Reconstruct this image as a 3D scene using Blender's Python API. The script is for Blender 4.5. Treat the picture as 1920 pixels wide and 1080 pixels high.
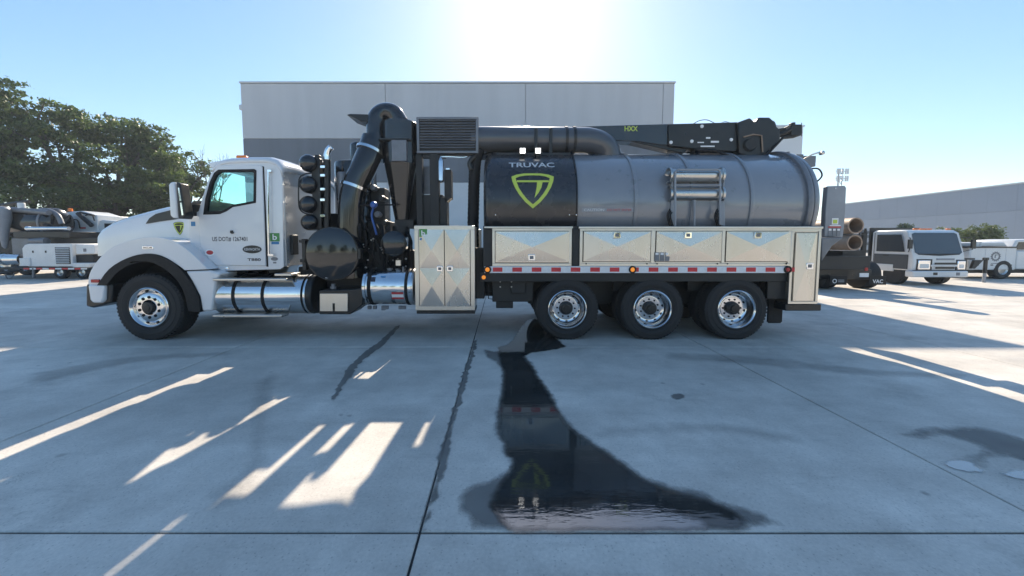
import bpy, bmesh, math, random
import numpy as np
from mathutils import Vector, Matrix
from mathutils.geometry import tessellate_polygon
R = math.radians
random.seed(4)
for o in list(bpy.data.objects): bpy.data.objects.remove(o)
S = bpy.context.scene
COL = S.collection

# ------------------------------------------------------------ camera, sky, sun, exposure
F, CX, HZ, CAMH, PITCH = 700.0, 940.0, 453.0, 1.67, R(4.0)     # focal and principal point in photo pixels (1920 wide)
CY = HZ + F * math.tan(PITCH)
cam = bpy.data.cameras.new('camera'); camo = bpy.data.objects.new('camera', cam); COL.objects.link(camo)
cam.sensor_width = 36; cam.lens = F / 1920 * 36
cam.shift_x = (960 - CX) / 1920; cam.shift_y = (CY - 540) / 1920
cam.clip_start = .05; cam.clip_end = 3000
camo.location = (0, 0, CAMH); camo.rotation_euler = (R(90) - PITCH, 0, 0)
S.camera = camo
SUN_EL, SUN_AZ = R(34.0), R(4.4)
w = bpy.data.worlds.new('World'); S.world = w; w.use_nodes = True
nt = w.node_tree; bg = nt.nodes['Background']
sky = nt.nodes.new('ShaderNodeTexSky'); sky.sky_type = 'NISHITA'; sky.sun_disc = False
sky.sun_elevation = SUN_EL; sky.sun_rotation = SUN_AZ; sky.air_density = 1.0; sky.dust_density = 0.28; sky.ozone_density = 1.7
ga_ = nt.nodes.new('ShaderNodeGamma'); ga_.inputs[1].default_value = .72; nt.links.new(sky.outputs[0], ga_.inputs[0])
hs_ = nt.nodes.new('ShaderNodeHueSaturation'); hs_.inputs['Saturation'].default_value = 1.36
nt.links.new(ga_.outputs[0], hs_.inputs['Color']); nt.links.new(hs_.outputs[0], bg.inputs[0]); bg.inputs[1].default_value = .147
sl = bpy.data.lights.new('sun', 'SUN'); sl.energy = 4.0; sl.angle = R(.53); sl.color = (1, .87, .70)
so = bpy.data.objects.new('sun', sl); COL.objects.link(so)
sd = Vector((math.sin(SUN_AZ) * math.cos(SUN_EL), math.cos(SUN_AZ) * math.cos(SUN_EL), math.sin(SUN_EL)))
so.rotation_euler = (-sd).to_track_quat('-Z', 'Y').to_euler(); so.location = (5, 60, 45)
S.view_settings.view_transform = 'Standard'; S.view_settings.look = 'None'; S.view_settings.gamma = 1
S.view_settings.exposure = 1.14
S.render.engine = 'CYCLES'
S.cycles.max_bounces = 7; S.cycles.transparent_max_bounces = 16; S.cycles.caustics_reflective = False

# ------------------------------------------------------------ measuring helpers: photo pixel at a known distance -> metres
def P(px, py, Y):
    u, v = (px - CX) / F, -(py - CY) / F
    dy = math.cos(PITCH) + v * math.sin(PITCH); dz = -math.sin(PITCH) + v * math.cos(PITCH)
    return Vector((u * Y / dy, Y, CAMH + dz * Y / dy))
def G(px, py, z=0.0):
    u, v = (px - CX) / F, -(py - CY) / F
    dy = math.cos(PITCH) + v * math.sin(PITCH); dz = -math.sin(PITCH) + v * math.cos(PITCH)
    t = (z - CAMH) / dz
    return Vector((u * t, dy * t, z))
def poly(pts, Y): return [(P(a, b, Y).x, P(a, b, Y).z) for a, b in pts]

# ------------------------------------------------------------ materials
M = {}
def pm(name, col, rough=.5, metal=0., coat=0., var=.0, scale=6., bump=0., bscale=60., rvar=0., spec=.5, stretch=None, emit=None, estr=0.):
    m = bpy.data.materials.new(name); m.use_nodes = True; N = m.node_tree.nodes; L = m.node_tree.links
    b = N['Principled BSDF']; b.inputs['Base Color'].default_value = (*col, 1)
    b.inputs['Roughness'].default_value = rough; b.inputs['Metallic'].default_value = metal
    b.inputs['Coat Weight'].default_value = coat; b.inputs['Coat Roughness'].default_value = .04
    b.inputs['Specular IOR Level'].default_value = spec
    if emit: b.inputs['Emission Color'].default_value = (*emit, 1); b.inputs['Emission Strength'].default_value = estr
    if var or bump or rvar:
        tc = N.new('ShaderNodeTexCoord'); mp = N.new('ShaderNodeMapping'); L.new(tc.outputs['Object'], mp.inputs[0])
        if stretch: mp.inputs['Scale'].default_value = stretch
        no = N.new('ShaderNodeTexNoise'); no.inputs['Scale'].default_value = scale; no.inputs['Detail'].default_value = 8; no.inputs['Roughness'].default_value = .62
        L.new(mp.outputs[0], no.inputs[0])
        if var:
            cr = N.new('ShaderNodeValToRGB'); L.new(no.outputs[0], cr.inputs[0])
            cr.color_ramp.elements[0].position = .32; cr.color_ramp.elements[1].position = .68
            cr.color_ramp.elements[0].color = (*[c * (1 - var) for c in col], 1); cr.color_ramp.elements[1].color = (*[min(1, c * (1 + var)) for c in col], 1)
            L.new(cr.outputs[0], b.inputs['Base Color'])
        if rvar:
            mr = N.new('ShaderNodeMapRange'); L.new(no.outputs[0], mr.inputs[0]); mr.inputs[1].default_value = .3; mr.inputs[2].default_value = .7
            mr.inputs[3].default_value = max(0, rough - rvar); mr.inputs[4].default_value = rough + rvar; L.new(mr.outputs[0], b.inputs['Roughness'])
        if bump:
            n2 = N.new('ShaderNodeTexNoise'); n2.inputs['Scale'].default_value = bscale; n2.inputs['Detail'].default_value = 4; L.new(mp.outputs[0], n2.inputs[0])
            bp = N.new('ShaderNodeBump'); bp.inputs['Strength'].default_value = bump; bp.inputs['Distance'].default_value = .01; L.new(n2.outputs[0], bp.inputs['Height']); L.new(bp.outputs[0], b.inputs['Normal'])
    M[name] = m; return m

pm('white_paint', (.70, .71, .725), .14, 0, .7, var=.04, scale=1.5, bump=.09, bscale=2.2)
pm('white_body', (.68, .69, .69), .35, 0, .2, var=.05, scale=3)
pm('black_paint', (.012, .013, .015), .14, 0, .5, rvar=.06, scale=4)
pm('black_satin', (.011, .012, .013), .38, 0, 0, var=.25, scale=7, rvar=.12)
pm('black_frame', (.014, .015, .016), .55, 0, 0, var=.35, scale=9, rvar=.15)
pm('black_rubber', (.013, .013, .014), .6, 0, 0, var=.3, scale=20, spec=.3, bump=.2, bscale=90)
pm('tyre', (.017, .017, .018), .72, 0, 0, var=.35, scale=7, bump=.25, bscale=120, rvar=.12)
pm('shroud', (.022, .022, .025), .27, 0, .3, var=.12, scale=3, rvar=.06)
pm('tank_grey', (.20, .215, .24), .3, 0, 1., var=.06, scale=2.5, rvar=.05, bump=.03, bscale=1.5)
pm('pipe_grey', (.06, .065, .075), .3, 0, .5, var=.1, scale=3)
pm('grey_metal', (.17, .18, .2), .4, .2, 0, var=.15, scale=5, rvar=.1)
pm('plate_grey', (.26, .28, .31), .45, 0, .1, var=.1, scale=4)
pm('stainless', (.58, .555, .515), .26, 1, 0, var=.08, scale=2.2, rvar=.05, bump=.03, bscale=4, stretch=(1, 1, .35))
pm('stainless_frame', (.60, .575, .53), .32, 1, 0, var=.06, scale=3, rvar=.04)
pm('polished', (.70, .70, .71), .14, 1, 0, var=.05, scale=4, rvar=.04)
pm('brushed', (.55, .53, .5), .3, 1, 0, var=.08, scale=4, rvar=.06)
pm('rivet_alu', (.55, .56, .57), .4, .6, 0, var=.06, scale=2, rvar=.05, bump=.02, bscale=5)
pm('chrome', (.9, .9, .9), .06, 1)
pm('dark_hole', (.006, .006, .007), .8)
pm('red_tape', (.6, .025, .04), .35, var=.12, scale=14)
pm('white_tape', (.75, .75, .76), .35, var=.08, scale=14)
pm('amber', (.9, .30, .03), .2, emit=(1, .3, .03), estr=.25)
pm('red_lens', (.4, .02, .02), .2)
pm('lime', (.52, .62, .09), .45, emit=None)
pm('silver_letter', (.52, .54, .56), .4)
pm('black_letter', (.03, .03, .045), .5)
pm('green_sticker', (.07, .27, .07), .4)
pm('blue_sticker', (.04, .2, .42), .4)
pm('white_sticker', (.8, .8, .8), .4)
pm('red_sticker', (.5, .05, .05), .4)
pm('blue_paint', (.02, .09, .32), .35)
pm('seat_grey', (.12, .12, .13), .8)
pm('cab_lining', (.38, .39, .40), .7)
pm('led', (1, 1, 1), .2, emit=(1, .98, .94), estr=1.6)
pm('precast_light', (.50, .51, .53), .85, var=.05, scale=.9, bump=.1, bscale=25, stretch=(1.5, 1.5, .14))
pm('precast_dark', (.17, .185, .21), .85, var=.10, scale=.9, stretch=(1.5, 1.5, .14), bump=.1, bscale=25)
pm('precast_white', (.62, .63, .64), .85, var=.04, scale=.5)
pm('far_wall', (.27, .31, .37), .85, var=.04, scale=.3); pm('far_wall_low', (.31, .35, .41), .85, var=.04, scale=.3)
pm('coping', (.55, .56, .57), .45, .5)
pm('bark', (.09, .075, .06), .9, var=.35, scale=6, bump=.6, bscale=20)
pm('pipe_rust', (.32, .23, .17), .6, .2, var=.2, scale=5)
pm('pipe_inside', (.06, .055, .05), .8)
pm('orange_lamp', (.85, .2, .02), .25)
pm('asphalt_joint', (.035, .036, .036), .9, var=.3, scale=12)
pm('shaded_door', (.05, .058, .068), .4, 0, .2, var=.1, scale=4)  # shade on the cab-over's side, put into the door colour
pm('screen', (.045, .06, .075), .08, 0, .5)
pm('red_paint', (.35, .05, .04), .5)

def glass(name, tint, refl=.12):
    m = bpy.data.materials.new(name); m.use_nodes = True; N = m.node_tree.nodes; L = m.node_tree.links
    N.remove(N['Principled BSDF']); out = N['Material Output']
    t = N.new('ShaderNodeBsdfTransparent'); t.inputs[0].default_value = (*tint, 1)
    g = N.new('ShaderNodeBsdfGlossy'); g.inputs['Roughness'].default_value = .01; g.inputs[0].default_value = (.9, .95, 1, 1)
    lw = N.new('ShaderNodeLayerWeight'); pw = N.new('ShaderNodeMath'); pw.operation = 'POWER'; L.new(lw.outputs['Facing'], pw.inputs[0]); pw.inputs[1].default_value = 5
    lw.inputs[0].default_value = .5; fr = N.new('ShaderNodeMath'); fr.operation = 'MULTIPLY_ADD'; L.new(pw.outputs[0], fr.inputs[0]); fr.inputs[1].default_value = .9; fr.inputs[2].default_value = .045
    mx = N.new('ShaderNodeMixShader'); L.new(fr.outputs[0], mx.inputs[0]); L.new(t.outputs[0], mx.inputs[1]); L.new(g.outputs[0], mx.inputs[2]); L.new(mx.outputs[0], out.inputs[0])
    M[name] = m
glass('cab_glass', (.80, 1., .98)); glass('dark_glass', (.10, .13, .15))

def concrete(name, base, joints=False):
    m = bpy.data.materials.new(name); m.use_nodes = True; N = m.node_tree.nodes; L = m.node_tree.links; b = N['Principled BSDF']
    geo = N.new('ShaderNodeNewGeometry'); oi = N.new('ShaderNodeObjectInfo')
    def noise(sc, det=6, ro=.6, stretch=None):
        n = N.new('ShaderNodeTexNoise'); n.inputs['Scale'].default_value = sc; n.inputs['Detail'].default_value = det; n.inputs['Roughness'].default_value = ro
        if stretch:
            mp = N.new('ShaderNodeMapping'); mp.inputs['Scale'].default_value = stretch; L.new(geo.outputs['Position'], mp.inputs[0]); L.new(mp.outputs[0], n.inputs[0])
        else: L.new(geo.outputs['Position'], n.inputs[0])
        return n
    def rng(n, a, c, lo, hi, sock=0):
        r = N.new('ShaderNodeMapRange'); L.new(n.outputs[sock], r.inputs[0]); r.inputs[1].default_value = a; r.inputs[2].default_value = c; r.inputs[3].default_value = lo; r.inputs[4].default_value = hi; return r
    def mul(x, y):
        q = N.new('ShaderNodeMath'); q.operation = 'MULTIPLY'; L.new(x.outputs[0], q.inputs[0]); L.new(y.outputs[0], q.inputs[1]); return q
    a = rng(noise(.35, 5), .3, .7, .74, 1.16); c = rng(noise(2.3, 8, .65), .3, .7, .84, 1.12)
    d = rng(noise(45, 5, .7), .25, .75, .86, 1.12); e = rng(noise(1.1, 6, .6, (.12, 1, 1)), .35, .7, 1.05, .86)
    f = rng(noise(.8, 9, .72), .57, .72, 1.0, .74)           # darker blotches
    k = rng(oi, 0, 1, .95, 1.05, 5)
    def voro(sc, feat, lo, hi, o0, o1, warp=0., rnd=1.):
        v = N.new('ShaderNodeTexVoronoi'); v.feature = feat; v.inputs['Scale'].default_value = sc; v.inputs['Randomness'].default_value = rnd
        if warp:
            nn = noise(1.6, 6, .7); sub = N.new('ShaderNodeVectorMath'); sub.operation = 'MULTIPLY_ADD'; L.new(nn.outputs['Color'], sub.inputs[0]); sub.inputs[1].default_value = (warp,) * 3; L.new(geo.outputs['Position'], sub.inputs[2]); L.new(sub.outputs[0], v.inputs[0])
        else: L.new(geo.outputs['Position'], v.inputs[0])
        return rng(v, lo, hi, o0, o1)
    def lerp1(x, msk):       # 1 where the mask is 0, x where it is 1
        q = N.new('ShaderNodeMix'); q.data_type = 'FLOAT'; q.inputs[2].default_value = 1.; L.new(msk.outputs[0], q.inputs[0]); L.new(x.outputs[0], q.inputs[3]); return q
    crack = lerp1(voro(.33, 'DISTANCE_TO_EDGE', .0, .0016, .5, 1., 1.4), rng(noise(.22, 3), .55, .60, 0, 1))
    drip = lerp1(voro(3.1, 'F1', .05, .11, .62, 1., .15), rng(noise(.7, 4), .54, .62, 0, 1))
    pore = voro(34, 'F1', .08, .22, .72, 1.)
    scuff = rng(noise(5, 8, .75, (.25, 1.6, 1)), .56, .72, 1., .84)
    prod = mul(mul(mul(mul(a, c), mul(d, e)), mul(f, k)), mul(mul(crack, drip), mul(pore, scuff)))
    vm = N.new('ShaderNodeVectorMath'); vm.operation = 'SCALE'; vm.inputs[0].default_value = base; L.new(prod.outputs[0], vm.inputs['Scale'])
    L.new(vm.outputs[0], b.inputs['Base Color'])
    rr = rng(noise(1.7, 6), .3, .7, .55, .85); L.new(rr.outputs[0], b.inputs['Roughness']); b.inputs['Specular IOR Level'].default_value = .35
    bp = N.new('ShaderNodeBump'); bp.inputs['Strength'].default_value = .35; bp.inputs['Distance'].default_value = .004
    L.new(noise(130, 5, .7, (1, .25, 1)).outputs[0], bp.inputs['Height']); L.new(bp.outputs[0], b.inputs['Normal'])
    M[name] = m
concrete('slab', (.635, .59, .525)); concrete('ground', (.52, .505, .47))

def wet(name, col, rough, alpha=1., bumps=.0, bscale=9., soft=.9, spec=.5):
    """thin film on concrete; 'edge' attribute 0 at the rim .. 1 inside breaks the outline up"""
    m = bpy.data.materials.new(name); m.use_nodes = True; N = m.node_tree.nodes; L = m.node_tree.links; b = N['Principled BSDF']; out = N['Material Output']
    geo = N.new('ShaderNodeNewGeometry'); n = N.new('ShaderNodeTexNoise'); n.inputs['Scale'].default_value = 3.; n.inputs['Detail'].default_value = 8; L.new(geo.outputs['Position'], n.inputs[0])
    cr = N.new('ShaderNodeValToRGB'); L.new(n.outputs[0], cr.inputs[0]); cr.color_ramp.elements[0].position = .3; cr.color_ramp.elements[1].position = .7
    cr.color_ramp.elements[0].color = (*[c * .75 for c in col], 1); cr.color_ramp.elements[1].color = (*[c * 1.2 for c in col], 1); L.new(cr.outputs[0], b.inputs['Base Color'])
    b.inputs['Roughness'].default_value = rough; b.inputs['Specular IOR Level'].default_value = spec
    if spec > .85: b.inputs['Coat Weight'].default_value = 1; b.inputs['Coat Roughness'].default_value = .01; b.inputs['Coat IOR'].default_value = 1.7
    if bumps:
        n2 = N.new('ShaderNodeTexNoise'); n2.inputs['Scale'].default_value = bscale; n2.inputs['Detail'].default_value = 3; mpp = N.new('ShaderNodeMapping'); mpp.inputs['Scale'].default_value = (.35, 1.5, 1); L.new(geo.outputs['Position'], mpp.inputs[0]); L.new(mpp.outputs[0], n2.inputs[0])
        bp = N.new('ShaderNodeBump'); bp.inputs['Strength'].default_value = bumps; bp.inputs['Distance'].default_value = .01; L.new(n2.outputs[0], bp.inputs['Height']); L.new(bp.outputs[0], b.inputs['Normal']); L.new(bp.outputs[0], b.inputs['Coat Normal'])
    at = N.new('ShaderNodeAttribute'); at.attribute_name = 'edge'
    n3 = N.new('ShaderNodeTexNoise'); n3.inputs['Scale'].default_value = 7; n3.inputs['Detail'].default_value = 10; n3.inputs['Roughness'].default_value = .7; L.new(geo.outputs['Position'], n3.inputs[0])
    ad = N.new('ShaderNodeMath'); ad.operation = 'MULTIPLY_ADD'; L.new(n3.outputs[0], ad.inputs[0]); ad.inputs[1].default_value = .34; L.new(at.outputs['Fac'], ad.inputs[2])
    mr = N.new('ShaderNodeMapRange'); L.new(ad.outputs[0], mr.inputs[0]); mr.inputs[1].default_value = .27; mr.inputs[2].default_value = .27 + (soft - .52) * .8; mr.inputs[3].default_value = 0; mr.inputs[4].default_value = alpha
    tr = N.new('ShaderNodeBsdfTransparent'); mx = N.new('ShaderNodeMixShader'); L.new(mr.outputs[0], mx.inputs[0]); L.new(tr.outputs[0], mx.inputs[1]); L.new(b.outputs[0], mx.inputs[2]); L.new(mx.outputs[0], out.inputs[0])
    M[name] = m
wet('damp', (.15, .148, .14), .6, .66, soft=.75); wet('tyre_mark', (.20, .195, .185), .7, .22); wet('wet_film', (.035, .037, .036), .045, .96, .05, 14)
wet('water', (.03, .032, .033), .012, 1., .05, 24, spec=1.); wet('still_water', (.05, .055, .06), .01, 1., .02, 6, spec=.9)

def leafmat(name, c0, c1, trans=.35):
    m = bpy.data.materials.new(name); m.use_nodes = True; N = m.node_tree.nodes; L = m.node_tree.links; b = N['Principled BSDF']; out = N['Material Output']
    at = N.new('ShaderNodeAttribute'); at.attribute_name = 'tone'
    cr = N.new('ShaderNodeValToRGB'); L.new(at.outputs['Fac'], cr.inputs[0]); cr.color_ramp.elements[0].color = (*c0, 1); cr.color_ramp.elements[1].color = (*c1, 1)
    L.new(cr.outputs[0], b.inputs['Base Color']); b.inputs['Roughness'].default_value = .45
    t = N.new('ShaderNodeBsdfTranslucent'); L.new(cr.outputs[0], t.inputs[0]); mx = N.new('ShaderNodeMixShader'); mx.inputs[0].default_value = trans
    L.new(b.outputs[0], mx.inputs[1]); L.new(t.outputs[0], mx.inputs[2]); L.new(mx.outputs[0], out.inputs[0]); M[name] = m
leafmat('oak_leaf', (.04, .07, .02), (.145, .20, .055), .48); leafmat('fresh_leaf', (.06, .10, .025), (.16, .2, .05))

# ------------------------------------------------------------ mesh builder
PYREF = None       # photo row at which a box's left and right pixels are read; None = its own middle
class MB:
    def __init__(s): s.v = []; s.f = []; s.m = []
    def add(s, vs, fs, m=0):
        o = len(s.v); s.v += [tuple(p) for p in vs]; s.f += [tuple(i + o for i in f) for f in fs]; s.m += [m] * len(fs); return s
    def box(s, x0, x1, y0, y1, z0, z1, m=0):
        return s.add([(x0, y0, z0), (x1, y0, z0), (x1, y1, z0), (x0, y1, z0), (x0, y0, z1), (x1, y0, z1), (x1, y1, z1), (x0, y1, z1)],
                     [(0, 3, 2, 1), (4, 5, 6, 7), (0, 1, 5, 4), (1, 2, 6, 5), (2, 3, 7, 6), (3, 0, 4, 7)], m)
    def pbox(s, a, b, c, d, Y, depth, m=0):          # box seen as the pixel rectangle a..c, b..d at distance Y, going back depth
        r_ = PYREF or (b + d) / 2; p, q = P(a, r_, Y), P(c, r_, Y); p.z = P(a, d, Y).z; q.z = P(c, b, Y).z; return s.box(min(p.x, q.x), max(p.x, q.x), Y, Y + depth, min(p.z, q.z), max(p.z, q.z), m)
    def prism(s, pl, y0, y1, holes=(), m=0):
        loops = [list(pl)] + [list(h) for h in holes]
        tri = tessellate_polygon([[Vector((x, z, 0)) for x, z in l] for l in loops])
        flat = [p for l in loops for p in l]; n = len(flat)
        vs = [(x, y0, z) for x, z in flat] + [(x, y1, z) for x, z in flat]
        def area(l): return sum(l[i][0] * l[(i + 1) % len(l)][1] - l[(i + 1) % len(l)][0] * l[i][1] for i in range(len(l)))
        fs = []
        for t in tri:
            a = area([flat[i] for i in t]); t = t if a > 0 else t[::-1]
            fs.append(tuple(t)); fs.append(tuple(i + n for i in t[::-1]))
        o = 0
        for k, l in enumerate(loops):
            ccw = (area(l) > 0) == (k == 0)
            for i in range(len(l)):
                a, b = o + i, o + (i + 1) % len(l)
                fs.append((b, a, a + n, b + n) if ccw else (a, b, b + n, a + n))
            o += len(l)
        return s.add(vs, fs, m)
    def ngon_prism(s, pl, y0, y1, m=0):              # one face per cap, so a bevel rounds the rim cleanly
        n = len(pl)
        ar = sum(pl[i][0] * pl[(i + 1) % n][1] - pl[(i + 1) % n][0] * pl[i][1] for i in range(n))
        pl = pl if ar > 0 else pl[::-1]
        vs = [(x, y0, z) for x, z in pl] + [(x, y1, z) for x, z in pl]
        return s.add(vs, [tuple(range(n)), tuple(range(2 * n - 1, n - 1, -1))] + [((i + 1) % n, i, i + n, (i + 1) % n + n) for i in range(n)], m)
    def tube(s, pts, r, n=10, m=0, caps=True):
        pts = [Vector(p) for p in pts]; k = len(pts); rs = r if isinstance(r, (list, tuple)) else [r] * k
        vs = []; fs = []; prev = None
        for i, p in enumerate(pts):
            t = (pts[min(i + 1, k - 1)] - pts[max(i - 1, 0)]).normalized()
            if prev is None: a = t.orthogonal().normalized()
            else: a = (prev - t * prev.dot(t)).normalized()
            prev = a; b = t.cross(a)
            for j in range(n):
                q = 2 * math.pi * j / n; vs.append(p + (a * math.cos(q) + b * math.sin(q)) * rs[i])
        for i in range(k - 1):
            for j in range(n):
                j2 = (j + 1) % n; fs.append((i * n + j, i * n + j2, (i + 1) * n + j2, (i + 1) * n + j))
        if caps: fs += [tuple(range(n - 1, -1, -1)), tuple(range((k - 1) * n, k * n))]
        return s.add(vs, fs, m)
    def lathe(s, prof, org, axis='Y', n=32, m=0, close=False):
        """prof: (radius, distance along axis)"""
        org = Vector(org); ax = {'X': Vector((1, 0, 0)), 'Y': Vector((0, 1, 0)), 'Z': Vector((0, 0, 1))}[axis] if isinstance(axis, str) else Vector(axis).normalized()
        u = ax.orthogonal().normalized(); v = ax.cross(u); vs = []; fs = []; k = len(prof)
        for r, d in prof:
            for j in range(n):
                q = 2 * math.pi * j / n; vs.append(org + ax * d + (u * math.cos(q) + v * math.sin(q)) * max(r, 1e-4))
        for i in range(k - 1):
            for j in range(n):
                j2 = (j + 1) % n; fs.append((i * n + j, i * n + j2, (i + 1) * n + j2, (i + 1) * n + j))
        if close: fs += [tuple(range(n - 1, -1, -1)), tuple(range((k - 1) * n, k * n))]
        return s.add(vs, fs, m)
    def mirror(s, yc):
        o = MB(); o.v = [(x, 2 * yc - y, z) for x, y, z in s.v]; o.f = [f[::-1] for f in s.f]; o.m = list(s.m); return o
    def build(s, name, mats, parent=None, bevel=0, seg=2, angle=35, smooth=True, fix=True):
        me = bpy.data.meshes.new(name); me.from_pydata(s.v, [], s.f)
        mats = mats if isinstance(mats, (list, tuple)) else [mats]
        for k in mats: me.materials.append(M[k])
        if len(mats) > 1: me.polygons.foreach_set('material_index', s.m)
        if fix:
            bm = bmesh.new(); bm.from_mesh(me); bmesh.ops.recalc_face_normals(bm, faces=bm.faces); bm.to_mesh(me); bm.free()
        if smooth: me.shade_smooth(); me.set_sharp_from_angle(angle=R(angle))
        me.update(); o = bpy.data.objects.new(name, me); COL.objects.link(o)
        if bevel:
            b = o.modifiers.new('bevel', 'BEVEL'); b.width = bevel; b.segments = seg; b.limit_method = 'ANGLE'; b.angle_limit = R(40); b.harden_normals = False
        if parent: attach(o, parent)
        return o
def attach(o, parent):
    o.parent = parent
    if parent.get('_w'): o.matrix_parent_inverse = Matrix.Translation(-Vector(parent['_w']))
def empty(name, loc=(0, 0, 0), rz=0, parent=None, world=False):
    o = bpy.data.objects.new(name, None); COL.objects.link(o); o.location = loc; o.rotation_euler.z = rz; o.empty_display_size = .2
    if world: o['_w'] = list(loc)
    if parent: attach(o, parent)
    return o
def tag(o, label, cat, group=None, kind=None):
    o['label'] = label
    if cat: o['category'] = cat
    if group: o['group'] = group
    if kind: o['kind'] = kind
    return o
def copy_tree(o, parent=None):
    c = o.copy(); COL.objects.link(c); c.parent = parent
    for ch in list(o.children): copy_tree(ch, c)
    return c
_font = None
def text_mesh(s, width=None, height=None, bold=0.0):
    """outline of a line of lettering as (verts, faces) in a unit plane, scaled to width x height, origin at its centre"""
    cu = bpy.data.curves.new('lettering', 'FONT'); cu.body = s; cu.resolution_u = 3; cu.offset = bold
    ob = bpy.data.objects.new('lettering', cu); COL.objects.link(ob); bpy.context.view_layer.update()
    me = bpy.data.meshes.new_from_object(ob.evaluated_get(bpy.context.evaluated_depsgraph_get()))
    v = [(p.co.x, p.co.y) for p in me.vertices]; f = [tuple(q.vertices) for q in me.polygons]
    bpy.data.objects.remove(ob); bpy.data.curves.remove(cu); bpy.data.meshes.remove(me)
    xs = [p[0] for p in v]; ys = [p[1] for p in v]; w0, h0 = max(xs) - min(xs), max(ys) - min(ys); cx, cy = (max(xs) + min(xs)) / 2, (max(ys) + min(ys)) / 2
    sx = width / w0 if width else height / h0; sy = height / h0 if height else sx
    return [((a - cx) * sx, (b - cy) * sy) for a, b in v], f
def lettering(name, s, a, b, c, d, Y, mat, parent, surf=None, bold=.0, slant=0):
    """letters filling the pixel rectangle on the plane Y, or laid on surf(x, z) -> y"""
    p, q = P(a, d, Y), P(c, b, Y); v, f = text_mesh(s, q.x - p.x, q.z - p.z, bold); mx, mz = (p.x + q.x) / 2, (p.z + q.z) / 2
    mb = MB(); mb.add([(mx + x + slant * y, (surf(mx + x, mz + y) if surf else Y), mz + y) for x, y in v], f)
    return mb.build(name, mat, parent, smooth=False, fix=False)
def bez(pts, n=8):
    """smooth curve through points (Catmull-Rom)"""
    pts = [Vector(p) for p in pts]; e = [pts[0] * 2 - pts[1]] + pts + [pts[-1] * 2 - pts[-2]]; out = []
    for i in range(1, len(e) - 2):
        for k in range(n):
            t = k / n; a, b, c, d = e[i - 1], e[i], e[i + 1], e[i + 2]
            out.append(.5 * (2 * b + (c - a) * t + (2 * a - 5 * b + 4 * c - d) * t * t + (3 * b - a - 3 * c + d) * t ** 3))
    return out + [pts[-1]]

# ============================================================ SETTING
# ground: one sheet to the horizon, dark joint filler, concrete slabs
g = MB().add([(-900, -600, -.02), (900, -600, -.02), (900, 1500, -.02), (-900, 1500, -.02)], [(0, 1, 2, 3)]).build('ground', 'ground', smooth=False); g['kind'] = 'structure'
SX, SY, JX, JY = 3.72, 3.785, -.47, G(940, 998).y
GX, GY = range(-11, 13), range(-4, 8)
fill = MB().add([(JX + SX * -11, JY - SY * 4, -.014), (JX + SX * 13, JY - SY * 4, -.014), (JX + SX * 13, JY + SY * 8, -.014), (JX + SX * -11, JY + SY * 8, -.014)], [(0, 1, 2, 3)]).build('joint_filler', 'asphalt_joint', g, smooth=False)
gap = .0075; sb = MB()
hx, hy, bv = SX / 2 - gap, SY / 2 - gap, .006
sb.add([(-hx, -hy, -.05), (hx, -hy, -.05), (hx, hy, -.05), (-hx, hy, -.05), (-hx, -hy, -bv), (hx, -hy, -bv), (hx, hy, -bv), (-hx, hy, -bv), (-hx + bv, -hy + bv, 0), (hx - bv, -hy + bv, 0), (hx - bv, hy - bv, 0), (-hx + bv, hy - bv, 0)],
       [(8, 9, 10, 11), (0, 1, 5, 4), (1, 2, 6, 5), (2, 3, 7, 6), (3, 0, 4, 7), (4, 5, 9, 8), (5, 6, 10, 9), (6, 7, 11, 10), (7, 4, 8, 11)])
slab0 = sb.build('concrete_slab', 'slab', g, smooth=False)
first = True
for i in GX:
    for j in GY:
        o = slab0 if first else slab0.copy()
        if not first: COL.objects.link(o); o.parent = g
        first = False; o.location = (JX + SX * (i + .5), JY + SY * (j + .5), random.uniform(-.0012, .0012))

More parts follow.
